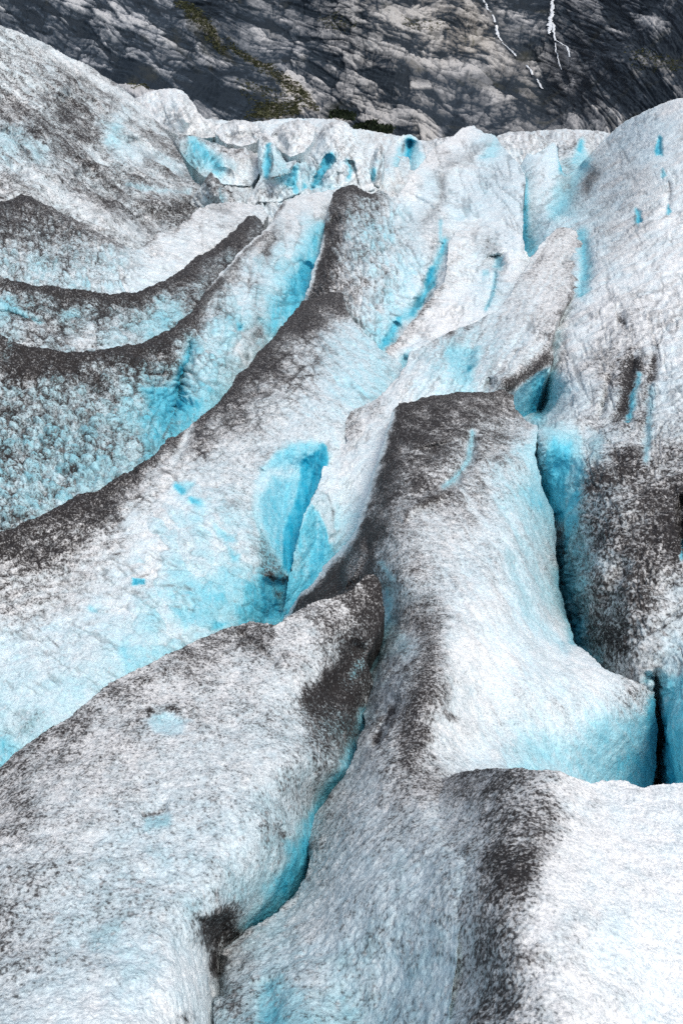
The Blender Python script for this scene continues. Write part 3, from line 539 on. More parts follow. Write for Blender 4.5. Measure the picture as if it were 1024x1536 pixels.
wall = dict(cracks=[(28,.02)], name='ice_wall', cat='ice wall', group=GROUP, seed=51, grain=.017, px=.0068, bumpy=.7, back=.08,
    label='slanting ice wall with a black dirt crest and one deep cyan hollow',
    poly=[(-330,850),(-50,818),(0,797),(30,785),(75,768),(115,742),(150,735),(180,715),(205,700),(235,680),(250,660),(280,645),(300,625),(325,605),(345,585),(355,565),(372,553),(385,530),(405,510),(425,485),(440,465),(452,453),(470,447),(490,440),(508,437),(514,443),(525,470),(545,500),(578,528),(600,545),(610,570),(560,640),(530,672),(506,690),(484,765),(460,842),(446,930),(440,1020),(300,1100),(0,1300),(-330,1400)],
    ctrl=[(-120,850,8.6),(0,797,9.3),(75,768,9.9),(150,735,10.5),(235,680,11.6),(300,625,13.1),(355,565,14.6),(405,510,16.4),(452,453,18.6),(508,437,19.2),(100,800,9.6),(100,870,9.0),(0,900,8.5),(200,780,9.9),(300,720,10.9),(400,600,13.4),(470,520,15.8),(545,500,16.8),(545,560,14.6),(480,600,13.3),(505,668,12.05),(440,640,12.5),(600,545,15.6),(540,700,11.9),(360,700,11.3),(370,800,9.9),(340,860,9.2),(400,900,9.2),(420,935,9.4),(300,900,8.8),(200,900,8.6),(200,1000,7.7),(100,980,7.8),(0,1000,7.6),(0,1130,6.7),(100,1080,7.0),(300,960,8.3),(350,940,8.7),(430,1010,8.6),(300,1090,7.6),(0,1300,6),(-120,1000,7.5),(-120,1390,5.6),(480,800,10.8)],
    spots=[(100,765,.9,0),(0,812,.9,0),(50,835,.78,0),(110,800,.78,.02),(0,870,.56,.02),(60,890,.5,.05),(120,870,.4,.08),(200,720,.8,0),(150,765,.85,0),(205,790,.2,.1),(160,820,.4,.05),(260,745,.1,.15),(300,660,.65,.02),(350,620,.72,.02),(400,550,.85,0),(450,480,.92,0),(505,450,.85,0),(450,540,.55,.12),(420,600,.42,.12),(350,680,.38,.1),(300,710,.3,.15),(255,690,.5,.04),(225,730,.4,.05),(500,520,.3,.26),(540,520,.18,.32),(540,580,.14,.36),(480,620,.28,.2),(505,660,.2,.15),(430,650,.3,.15),(360,790,.22,.25),(300,780,.06,.3),(220,830,.08,.15),(350,880,.06,.46),(300,900,.05,.44),(250,930,.05,.32),(200,980,.06,.36),(390,905,.12,.75),(410,870,.45,.7),(150,930,.14,.22),(90,960,.16,.2),(50,1050,.1,.26),(0,1000,.14,.22),(0,1130,.08,.52),(30,1090,.18,.32),(360,740,.34,.15),(372,830,.32,.25),(280,850,.1,.32),(100,1040,.08,.28),(180,880,.2,.15)],
    scallop=[(25,34,22,3.0,.08,.30,[(230,740),(360,700),(430,900),(380,960),(200,1040),(180,900)]),(-20,26,12,3.0,.22,.0,[(-20,780),(300,600),(480,440),(500,560),(380,660),(200,780),(0,900)])],
    streak=[(42,50,7,.34,.16,1.8,[(400,560),(510,440),(620,540),(540,700),(440,640)]),(-12,40,9,.34,.06,1.6,[(-60,820),(200,740),(260,880),(100,1000),(-60,1000)])],
    cover=[('line',[(0,800),(75,770),(150,738),(205,703),(250,663),(300,628),(345,588),(372,556),(405,513),(440,468),(470,449),(508,440)],11,.97,0,.75),
           ('line',[(170,765),(140,775)],12,.98,0,.6),('line',[(235,680),(205,700)],8,.95,0,.6),('line',[(285,640),(275,670),(260,695)],7,.18,.12,.85),('line',[(196,698),(204,704)],6,1.05,0,1.0),
           ('line',[(375,578),(386,582)],6,.95,.05,.9),('line',[(355,600),(400,590),(440,560)],8,.8,0,.5),('line',[(300,660),(350,650),(400,640)],9,.55,.02,.5),
           ('line',[(460,500),(490,530),(520,560)],2.5,.85,0,.7),('line',[(440,505),(465,470)],8,.95,0,.5),('line',[(470,470),(480,500)],10,.9,0,.6),
           ('area',[(487,664),(478,660),(455,662),(430,668),(410,682),(394,700),(384,722),(381,752),(386,782),(400,812),(412,835),(424,852),(435,862),(444,842),(452,800),(468,765),(484,722),(492,685)],18,.02,.6,.95),
           ('area',[(452,690),(490,668),(492,690),(484,722),(468,765),(452,800),(440,848),(434,860),(424,850),(424,800),(440,760),(448,720)],5,.02,.95,1.0),
           ('line',[(388,735),(405,708),(425,712),(440,706)],9,.02,.22,.8),('line',[(384,745),(390,790),(405,830)],6,.06,.35,.7),('line',[(444,670),(448,720),(440,760)],3,.05,.5,.6),('line',[(425,668),(404,682),(390,703)],5,.6,.1,.7),('line',[(484,668),(487,680)],4,.1,.95,.9),
           ('area',[(388,785),(402,815),(425,855),(420,868),(400,862),(386,830)],10,.5,.55,.8),('area',[(390,865),(420,862),(432,870),(440,900),(425,932),(395,928),(388,895)],10,.12,.9,.9),('line',[(398,858),(410,868),(432,872)],5,1.0,.3,.9),('line',[(415,870),(420,915),(424,925)],7,.85,.6,.7),
           ('line',[(425,858),(434,868),(440,850)],3,.7,.7,.7),
           ('area',[(262,722),(290,722),(290,735),(272,740)],10,.06,.5,.9),('line',[(264,730),(274,737)],5,.0,.8,.9),('line',[(286,750),(300,756)],5,.0,.72,.9),
           ('area',[(322,786),(350,800),(355,815),(335,818)],12,.03,.58,.8),('line',[(336,803),(354,806),(355,813)],3,.7,.3,.8),('area',[(340,820),(360,830),(358,845),(345,842)],12,.03,.62,.8),
           ('area',[(198,868),(218,868),(219,880),(198,881)],4,.0,.85),('line',[(200,866),(212,866),(226,862)],2,.9,0,.8),('line',[(136,914),(144,917)],4,.1,.55,.8),
           ('area',[(258,912),(290,912),(298,925),(278,945),(262,930)],12,.03,.55,.8),('line',[(258,914),(275,911),(295,918)],2.5,.55,.3,.8),('line',[(240,880),(270,878),(290,886)],3,.5,.2,.7),
           ('line',[(186,975),(192,992),(200,1004)],9,.03,.58,.8),('area',[(322,930),(340,935),(330,945),(320,943)],8,.03,.72,.9),
           ('line',[(10,905),(50,935),(92,972)],2.2,.75,.1,.8),('line',[(40,1070),(60,1078),(20,1100)],10,.38,.35,.7),('line',[(0,1120),(12,1135)],14,.05,.62,.8),('line',[(272,800),(285,840),(318,850)],5,.45,.2,.6)],
    relief=[('area',[(487,664),(478,658),(455,660),(430,666),(408,682),(392,700),(382,722),(379,752),(384,782),(398,812),(424,854),(435,866),(446,842),(454,800),(470,765),(486,722),(494,685)],60,.045),
            ('area',[(452,690),(492,666),(494,690),(470,765),(440,850),(424,850),(424,800),(448,720)],26,.012),('line',[(410,680),(392,705)],9,-.006),
            ('area',[(388,862),(440,862),(440,905),(425,938),(392,932)],18,.025),('area',[(197,867),(220,867),(220,882),(197,882)],8,.006),('line',[(285,640),(262,695)],10,.014),('line',[(373,577),(388,582)],6,.008),
            ('area',[(258,718),(294,718),(292,742),(266,744)],14,.005),('area',[(318,784),(354,796),(359,822),(330,820)],14,.005),('area',[(254,908),(296,908),(300,930),(275,948)],14,.005),('line',[(460,500),(520,560)],4,.006),('line',[(195,697),(206,706)],7,.02),('line',[(240,690),(140,775)],14,.008)],
    parts=[('blue_hollow','glassy cyan hollow melted into the wall',[(487,664),(478,660),(455,662),(430,668),(410,682),(394,700),(384,722),(381,752),(386,782),(400,812),(424,855),(435,864),(446,842),(454,800),(470,765),(486,722),(492,685)])])

scarp = dict(cracks=[(18,.08)], name='scalloped_scarp', cat='ice scarp', group=GROUP, seed=61, grain=.022, px=.0105, bumpy=.6, back=.07,
    label='scalloped blue-grey ice scarp with curved black crest, behind the wall with the hollow',
    poly=[(-330,490),(-50,496),(0,503),(20,512),(45,520),(75,525),(100,527),(140,526),(175,520),(215,514),(240,502),(262,489),(285,470),(308,436),(325,418),(338,405),(350,389),(365,372),(382,357),(398,343),(408,330),(415,312),(424,301),(445,295),(475,288),(505,281),(520,300),(520,400),(490,480),(430,540),(380,600),(300,690),(200,760),(80,830),(-330,900)],
    ctrl=[(-120,490,14.3),(0,503,14.6),(140,526,15.1),(240,502,16.7),(308,436,19.7),(365,372,24.5),(424,301,33),(505,281,38),(400,370,25.2),(350,420,21.5),(440,330,29),(480,320,31),(490,370,27.5),(470,410,24.6),(430,440,21.3),(400,490,19.2),(340,500,17.4),(370,540,17),(270,560,15.6),(262,600,15.1),(300,590,14.9),(290,640,14.3),(220,560,14.9),(100,580,13.9),(100,700,12.4),(0,640,13.0),(0,790,11.1),(100,780,11.3),(220,690,12.6),(330,600,15.0),(400,560,17.2),(470,470,21.5),(520,400,26),(-120,700,12.2),(-120,900,10.2),(80,830,10.8),(300,690,13.3)],
    spots=[(100,540,1.00,0.04),(40,550,0.95,0.07),(0,520,0.85,0.08),(200,528,0.98,0.07),(240,520,0.95,0.07),(60,600,0.57,0.29),(0,590,0.53,0.20),(150,575,0.73,0.16),(120,610,0.49,0.29),(200,600,0.34,0.37),(245,560,0.62,0.36),(280,510,0.55,0.36),(290,480,0.75,0.09),(130,650,0.54,0.37),(60,680,0.48,0.34),(0,670,0.51,0.33),(190,660,0.46,0.36),(150,700,0.42,0.36),(100,760,0.32,0.37),(20,750,0.38,0.34),(60,720,0.42,0.36),(240,600,0.15,0.68),(262,610,0.05,0.83),(235,650,0.25,0.59),(300,590,0.12,0.56),(310,550,0.18,0.38),(330,500,0.18,0.36),(360,460,0.18,0.32),(340,430,0.40,0.18),(380,410,0.30,0.18),(420,390,0.20,0.27),(400,350,0.45,0.09),(450,420,0.06,0.63),(410,460,0.05,0.54),(390,440,0.30,0.27),(440,340,0.30,0.09),(470,310,0.25,0.05),(430,310,0.30,0.05),(480,345,0.22,0.27),(460,370,0.15,0.36),(390,510,0.20,0.36),(355,530,0.22,0.27),(300,520,0.30,0.32),(310,460,0.50,0.18),(250,640,0.20,0.63)],
    scallop=[(20,23,15,5.5,.20,.24,[(-60,560),(120,540),(280,490),(310,600),(260,680),(100,820),(-60,880)]),(30,15,10,3.2,.16,.14,[(-120,520),(330,400),(420,330),(360,560),(200,700),(-120,900)]),(100,30,20,3.2,.14,.30,[(300,420),(420,320),(500,300),(490,440),(380,570),(280,560)])],
    streak=[(20,60,9,.14,.05,1.4)],
    cover=[('line',[(0,507),(45,524),(100,531),(140,530),(215,518),(262,493),(285,474),(310,438),(340,407)],13,1.0,.05,.8),('line',[(340,405),(366,375),(400,345)],9,.85,.02,.75),
           ('line',[(308,433),(338,403),(366,371),(400,342),(420,318)],3.5,.12,.08,.9),
           ('line',[(424,303),(415,318),(402,334)],4,.98,0,.9),('line',[(408,355),(402,375),(395,390)],9,.85,.02,.7),('line',[(390,480),(388,505),(382,515)],11,.72,.1,.8),('line',[(393,440),(390,470)],7,.45,.2,.5),
           ('line',[(425,340),(405,352)],10,.6,.02,.6),
           ('line',[(288,518),(283,535),(276,548)],7,.1,.85,.9),('line',[(270,555),(266,590),(264,610)],7,.02,.95,.95),('area',[(215,590),(250,580),(268,560),(270,600),(262,630),(245,650),(225,610)],16,.08,.75,.85),
           ('line',[(292,500),(288,518),(284,540),(272,560),(270,600),(258,635),(243,660)],2.6,.85,.2,.8),('line',[(210,585),(230,578),(255,580)],3,.85,.2,.7),('line',[(270,570),(290,585),(296,600)],3,.7,.3,.7),
           ('line',[(285,610),(300,608)],7,.05,.8,.8),
           ('line',[(478,345),(466,390),(448,430)],13,.02,.68,.9),('line',[(462,400),(450,435),(436,462)],13,.0,.92,.9),('line',[(430,462),(408,495)],15,.03,.7,.8),
           ('area',[(352,488),(364,488),(366,495),(356,498)],5,.02,.72,.9),('line',[(10,500),(14,520),(8,545)],7,.55,.5,.8)],
    relief=[('line',[(290,500),(284,540),(270,570),(268,600),(250,650)],8,.018),('line',[(466,390),(448,435),(420,480)],20,.03),('line',[(408,355),(396,392)],9,.012),('line',[(424,301),(404,334)],5,.02),('area',[(352,488),(364,488),(366,495),(356,498)],5,.008),('line',[(390,475),(384,515)],8,.012)],
    parts=[('blue_crevasse','deep cyan gully at the right end of the scarp',[(480,350),(472,395),(460,445),(430,490),(400,530),(392,520),(412,470),(440,420),(462,370)])])

band = dict(cracks=[(12,.02)], name='ice_band', cat='ice band', group=GROUP, seed=71, grain=.025, px=.0125, bumpy=.6, back=.06,
    label='narrow dark crescent of ice between the rippled pale slope and the scalloped blue-grey scarp',
    poly=[(-330,396),(-50,402),(0,412),(50,428),(90,430),(120,435),(150,440),(200,440),(230,428),(260,412),(290,393),(320,370),(345,350),(362,334),(372,325),(382,322),(390,330),(396,350),(380,390),(330,440),(290,500),(230,540),(100,560),(-330,530)],
    ctrl=[(-120,396,17.2),(0,412,17.7),(150,440,18.6),(260,412,21.3),(320,370,25.2),(382,322,31.5),(390,345,28.5),(350,390,24.2),(310,425,21.2),(270,470,19.0),(200,490,17.9),(100,480,17.2),(30,490,15.9),(60,475,16.6),(100,515,16.0),(200,520,16.9),(230,540,16.6),(0,500,15.4),(-120,480,15.6),(-120,530,15)],
    spots=[(30,425,0.83,0.06),(100,450,0.81,0.16),(200,455,0.91,0.08),(280,415,0.95,0.02),(350,360,0.93,0.02),(60,460,0.63,0.28),(150,465,0.73,0.24),(200,480,0.53,0.32),(250,475,0.33,0.44),(300,440,0.61,0.24),(310,420,0.73,0.16),(130,505,0.39,0.12),(60,495,0.61,0.10),(180,512,0.29,0.16),(20,480,0.53,0.24),(340,395,0.65,0.20),(375,345,0.78,0.16),(230,495,0.28,0.40),(10,462,0.33,0.40),(110,475,0.63,0.32)],
    scallop=[(25,21,16,3.0,.2,.2),(10,12,9,1.6,.12,.08)],
    streak=[(12,50,8,.1,.03,1.2,[(-60,470),(120,480),(260,520),(100,560),(-60,520)])],
    cover=[('line',[(0,416),(50,432),(150,444),(200,444),(232,432),(290,397),(345,354),(380,326)],11,.98,.02,.8),('line',[(0,455),(40,476),(60,485)],5,.2,.6,.8),('line',[(80,487),(110,497),(140,508)],2.5,.98,.1,.9),('line',[(0,466),(40,482),(85,490)],3,.9,.1,.6),('area',[(90,470),(120,465),(125,478),(100,482)],9,.4,.5,.7)],
    relief=[('line',[(-60,455),(0,468),(60,487),(140,508)],7,.012)])

slope = dict(cracks=[(16,.05)], name='ice_slope', cat='ice slope', group=GROUP, seed=81, grain=.03, px=.015, bumpy=.6, back=.05,
    label='rippled pale ice slope with a dark upper edge, between the ice dome and dark crescent',
    poly=[(-330,310),(-50,306),(0,303),(15,298),(35,291),(48,292),(60,303),(100,322),(150,350),(180,364),(200,372),(210,374),(220,366),(235,351),(260,345),(282,328),(296,316),(320,305),(345,302),(370,304),(392,308),(402,322),(390,345),(340,400),(250,450),(100,470),(-330,440)],
    ctrl=[(-120,310,24.5),(0,303,25),(48,292,25.5),(100,322,25),(200,372,24.5),(235,351,26.5),(296,316,31),(345,302,35),(400,318,34),(370,340,30.5),(300,370,26),(250,410,23),(150,430,20.4),(60,380,21.3),(0,350,21.5),(0,415,18.6),(200,450,20.2),(100,470,18.2),(-120,440,17.6),(340,400,25.5)],
    spots=[(30,302,0.92,0.01),(10,330,0.79,0.08),(60,325,0.76,0.08),(100,338,0.74,0.08),(150,360,0.59,0.11),(50,360,0.64,0.19),(60,400,0.44,0.29),(120,380,0.52,0.22),(170,385,0.39,0.22),(120,415,0.32,0.26),(200,400,0.22,0.19),(230,370,0.40,0.06),(280,340,0.34,0.04),(280,375,0.14,0.11),(200,430,0.12,0.19),(60,425,0.34,0.22),(330,315,0.44,0.04),(355,325,0.40,0.04),(15,410,0.42,0.22),(330,350,0.24,0.08),(240,400,0.12,0.14),(380,312,0.34,0.08)],
    scallop=[(75,15,8,3.6,.26,.22,[(-120,290),(60,290),(210,380),(200,450),(-120,450)])],
    streak=[(18,40,6,.3,.05,1.4),(-40,50,7,.08,.03,.8,[(200,370),(400,300),(400,340),(260,440)])],
    cover=[('line',[(5,303),(35,294),(50,297),(64,308)],6,1.0,0,.85),('line',[(70,312),(110,332),(150,354),(195,372)],9,.72,.05,.6),('line',[(210,374),(235,353),(262,346),(296,318)],4,.82,0,.7),('line',[(296,322),(302,350),(305,385)],2,.6,0,.5),('line',[(372,306),(345,308),(325,325)],4,.45,0,.5)])

dome = dict(rough=.8, cracks=[(38,.12),(24,.05)], name='ice_dome', cat='ice dome', group=GROUP, seed=91, big=9, med=3.2, grain=.05, px=.027, bumpy=.6, back=.07,
    label='huge smooth ice dome streaked with grey dirt, rising against the rock face',
    poly=[(-330,-20),(-60,10),(0,38),(50,55),(90,75),(135,100),(180,130),(215,155),(235,180),(255,205),(270,232),(284,258),(300,278),(320,292),(345,302),(360,318),(330,345),(270,370),(215,400),(100,380),(-330,360)],
    ctrl=[(-120,-20,44),(0,38,46),(90,75,49),(180,130,52),(235,180,50),(284,258,43),(340,300,38.5),(0,150,38),(100,150,42),(150,210,38),(200,250,36.5),(60,230,31),(0,230,29.5),(0,290,26),(100,300,28.5),(60,280,27.6),(150,330,27.2),(210,372,26.2),(170,290,33),(250,310,34),(220,340,31.5),(280,330,34),(215,400,25.5),(-120,200,30),(-120,360,23)],
    spots=[(0,60,0.45,0.09),(100,92,0.43,0.08),(200,150,0.48,0.08),(50,130,0.52,0.13),(60,160,0.58,0.13),(20,150,0.63,0.08),(30,170,0.70,0.06),(100,170,0.80,0.09),(130,200,0.76,0.09),(90,140,0.63,0.10),(60,200,0.69,0.13),(170,195,0.42,0.29),(178,212,0.31,0.29),(160,230,0.63,0.08),(200,225,0.45,0.20),(250,240,0.45,0.18),(220,135,0.50,0.10),(260,200,0.58,0.10),(262,225,0.73,0.09),(240,210,0.63,0.08),(100,240,0.67,0.13),(130,250,0.69,0.09),(20,208,0.42,0.30),(60,225,0.45,0.25),(50,265,0.51,0.07),(15,280,0.55,0.06),(120,275,0.75,0.07),(90,290,0.51,0.07),(130,310,0.48,0.07),(160,330,0.43,0.08),(200,352,0.32,0.10),(165,300,0.78,0.07),(230,310,0.69,0.08),(205,275,0.63,0.10),(250,282,0.57,0.13),(300,290,0.57,0.10),(220,342,0.58,0.09),(270,315,0.73,0.09),(180,330,0.63,0.10),(200,180,0.51,0.10),(150,150,0.57,0.09),(30,100,0.46,0.12)],
    streak=[(38,170,6,.42,.10,4.5,[(-120,0),(60,40),(220,140),(290,260),(160,300),(-120,220)]),(27,120,5,.26,.06,3.0),(20,100,16,.1,.0,2.0)],
    cover=[('line',[(135,147),(160,175),(172,185)],3,.9,0,.7),('line',[(218,192),(235,205),(262,238)],5,.78,.05,.7),('line',[(165,222),(176,215),(195,213),(207,207)],3.5,.8,.1,.8),('line',[(163,215),(172,196),(180,188)],9,.1,.4,.7),('line',[(185,222),(225,232),(265,255)],9,.12,.25,.6),
           ('line',[(225,245),(245,255),(258,262)],4,.7,.05,.6),('line',[(8,193),(22,218),(40,232)],2.6,.9,.1,.8),('line',[(0,205),(20,220)],8,.15,.35,.7),('line',[(40,218),(60,232)],5,.15,.4,.6),
           ('line',[(190,278),(240,287),(285,284)],4,.2,.4,.7),('line',[(210,280),(285,288)],2,.7,.05,.6),('line',[(40,255),(100,300),(165,330),(205,360)],6,.06,.08,.6),('line',[(150,303),(175,318)],10,.85,.05,.6),('line',[(250,318),(285,305),(310,300)],9,.8,.1,.6),('line',[(25,50),(90,85),(180,140),(225,175)],7,.08,.06,.5)],
    relief=[('line',[(40,250),(100,295),(165,328),(205,358)],14,-.02),('line',[(90,130),(130,175),(165,250),(185,300)],26,.035),('line',[(-20,150),(60,175),(110,230),(150,270)],20,.025),('line',[(60,105),(140,150),(215,200),(280,262)],14,-.018),('line',[(-20,230),(50,262),(120,300)],12,.015),('line',[(185,215),(240,240),(290,268)],12,.022),('line',[(0,95),(80,125),(130,165)],10,-.012),('line',[(175,300),(150,290),(110,262)],16,.025),('line',[(160,220),(210,212),(260,250)],8,.02),('line',[(5,190),(40,233)],6,.02),('line',[(218,192),(262,238)],8,.02),('line',[(135,147),(175,188)],6,.015),('line',[(200,330),(260,325),(310,300)],14,.02)])

face = dict(cracks=[(60,.05),(8,.0)], name='icefall', cat='icefall', group=GROUP, seed=101, grain=.034, px=.0165, bumpy=.55, back=.05,
    label='white icefall with a pale peak, dark left edge and thin cyan crevasse',
    poly=[(500,287),(512,279),(530,277),(545,285),(558,290),(572,285),(584,296),(592,296),(604,282),(620,258),(636,238),(655,217),(680,203),(692,193),(708,190),(716,194),(722,200),(743,204),(750,216),(765,232),(779,246),(786,262),(786,280),(782,300),(784,325),(783,350),(786,375),(800,400),(780,450),(740,520),(640,600),(560,640),(500,560),(470,480),(455,453),(466,420),(474,385),(483,355),(490,320)],
    ctrl=[(500,287,33),(530,277,34),(584,296,33.5),(636,238,45),(692,193,57),(743,204,53),(786,262,37.5),(770,235,43),(660,255,43),(663,300,36),(600,330,30),(784,350,28.3),(784,310,32),(720,300,35),(720,360,28.5),(786,375,26.3),(640,350,27.5),(660,390,24.5),(655,420,22.6),(630,440,21.8),(610,470,20.2),(600,420,22.8),(560,360,26),(520,330,28.5),(490,350,27.3),(470,430,21.8),(500,420,22),(540,450,20.3),(560,500,17.9),(580,525,17.2),(600,500,18.6),(640,480,19.6),(700,440,22),(740,400,25),(745,450,20.9),(680,500,18),(600,560,15.7),(560,600,14.6),(740,520,17.2),(800,400,26),(470,480,20)],
    spots=[(510,295,0.85,0.00),(490,330,0.90,-0.03),(480,390,0.95,-0.05),(475,430,0.90,-0.05),(530,310,0.68,0.15),(500,360,0.75,0.05),(565,300,0.50,0.25),(560,350,0.32,0.33),(530,370,0.50,0.20),(600,320,0.00,0.23),(640,295,-0.05,0.17),(650,275,0.20,0.25),(700,240,0.06,0.11),(690,205,0.20,-0.02),(650,230,0.30,-0.02),(615,280,0.20,-0.02),(730,225,-0.04,0.33),(760,260,-0.08,0.17),(720,290,-0.06,0.17),(690,320,0.00,0.20),(705,345,0.17,0.07),(660,360,0.42,0.05),(650,340,0.38,0.07),(610,350,0.35,0.20),(730,375,0.36,0.17),(760,350,-0.08,0.10),(770,300,-0.08,0.15),(620,400,0.02,0.31),(600,440,-0.04,0.29),(560,410,0.32,0.20),(560,470,0.21,0.21),(520,440,0.62,0.03),(510,480,0.50,0.10),(590,470,0.00,0.43),(660,410,0.30,0.10),(690,440,-0.07,0.05),(695,400,0.06,0.10),(650,480,-0.06,0.00),(740,430,-0.05,0.25),(775,400,-0.08,0.07),(570,505,0.04,0.48),(600,490,0.10,0.15),(530,500,0.35,0.20),(630,500,0.02,0.10),(545,330,0.45,0.30),(720,450,-0.05,0.15)],
    scallop=[(65,16,7,3.2,.22,.22,[(480,290),(600,290),(620,400),(560,560),(470,480)])],
    streak=[(58,40,5,.40,.16,2.2,[(480,280),(600,280),(640,420),(580,560),(450,470)]),(8,60,7,.22,.10,1.4,[(640,200),(790,230),(790,420),(660,500)]),(-55,50,6,.26,.02,1.6,[(590,300),(690,190),(720,200),(660,260)])],
    cover=[('line',[(500,292),(512,283),(530,281),(545,289),(558,294),(572,290)],8,.95,.02,.8),('line',[(494,310),(490,340),(478,380),(470,430)],13,.98,0,.8),('line',[(494,335),(503,340),(510,332)],6,.95,0,.7),
           ('line',[(492,300),(488,315),(492,330)],6,.3,.4,.7),('line',[(484,355),(474,392),(463,430),(457,448)],5,.12,.25,.9),
           ('line',[(743,208),(725,220),(700,236),(680,245),(664,256)],10,.55,.1,.6),('line',[(664,256),(664,275),(662,300),(648,320),(630,335)],7.5,.6,.1,.6),('line',[(590,296),(615,285),(640,275),(655,262)],4,.5,.15,.6),('area',[(730,215),(745,212),(742,235),(715,240)],14,.05,.45,.8),
           ('line',[(668,360),(660,385),(650,410),(646,425)],6,.05,.72,.9),('line',[(648,405),(642,435),(632,452),(618,470)],5,.0,.96,1.0),('line',[(632,448),(612,474)],11,.02,.75,.7),('line',[(660,330),(661,360)],3.5,.1,.6,.7),
           ('line',[(660,385),(648,420),(640,440)],2.2,.85,.1,.5),('line',[(665,425),(650,440),(640,455),(625,478)],6,.7,.02,.7),('line',[(583,472),(604,474)],3,.8,.1,.8),
           ('line',[(598,482),(585,505),(574,527)],8,.02,.78,.9),('line',[(580,510),(572,528)],4,.0,.95,.9),('line',[(612,500),(590,525),(570,540)],8,.62,.02,.75),('line',[(610,505),(603,498)],5,.85,0,.7),
           ('line',[(600,525),(612,530),(595,560),(575,585)],7,.02,.55,.8),('line',[(560,590),(535,600),(525,612)],9,.03,.7,.9),
           ('area',[(742,382),(755,388),(750,405),(740,405)],12,.15,.7,.9),('line',[(735,378),(742,392)],10,.75,.15,.6),('area',[(723,405),(732,405),(735,412),(724,414)],5,.1,.5,.8),('line',[(743,410),(740,440),(728,465)],3,.15,.65,.8),('line',[(744,405),(742,430)],2,.6,.2,.6),
           ('line',[(785,270),(781,300),(783,340),(784,370)],4,.55,.3,.7),('line',[(782,270),(786,285)],4,.8,.2,.7),('line',[(560,575),(520,600),(515,640)],10,.1,.5,.6)],
    relief=[('line',[(743,208),(700,236),(664,256),(662,300),(632,335)],16,-.022),('line',[(600,315),(625,325),(640,300)],26,.03),('line',[(556,345),(600,352),(650,338)],12,-.014),('line',[(500,300),(530,360),(560,420)],16,-.012),('line',[(700,330),(715,370),(720,440)],18,.018),('line',[(668,355),(655,400),(645,430),(620,470)],11,.05),('line',[(598,482),(572,530)],8,.02),('line',[(742,380),(748,405)],11,.02),('line',[(744,405),(728,466)],4,.012),('line',[(664,256),(662,300),(632,335)],6,.015),('line',[(743,208),(700,236),(664,256)],7,-.008),('line',[(494,332),(512,334)],8,.015),('line',[(583,472),(606,475)],4,-.008)],
    parts=[('blue_crevasse','thin bright cyan crevasse cutting down the white face',[(672,355),(660,395),(648,425),(640,448),(616,474),(606,472),(628,446),(642,420),(655,385),(664,355)])])

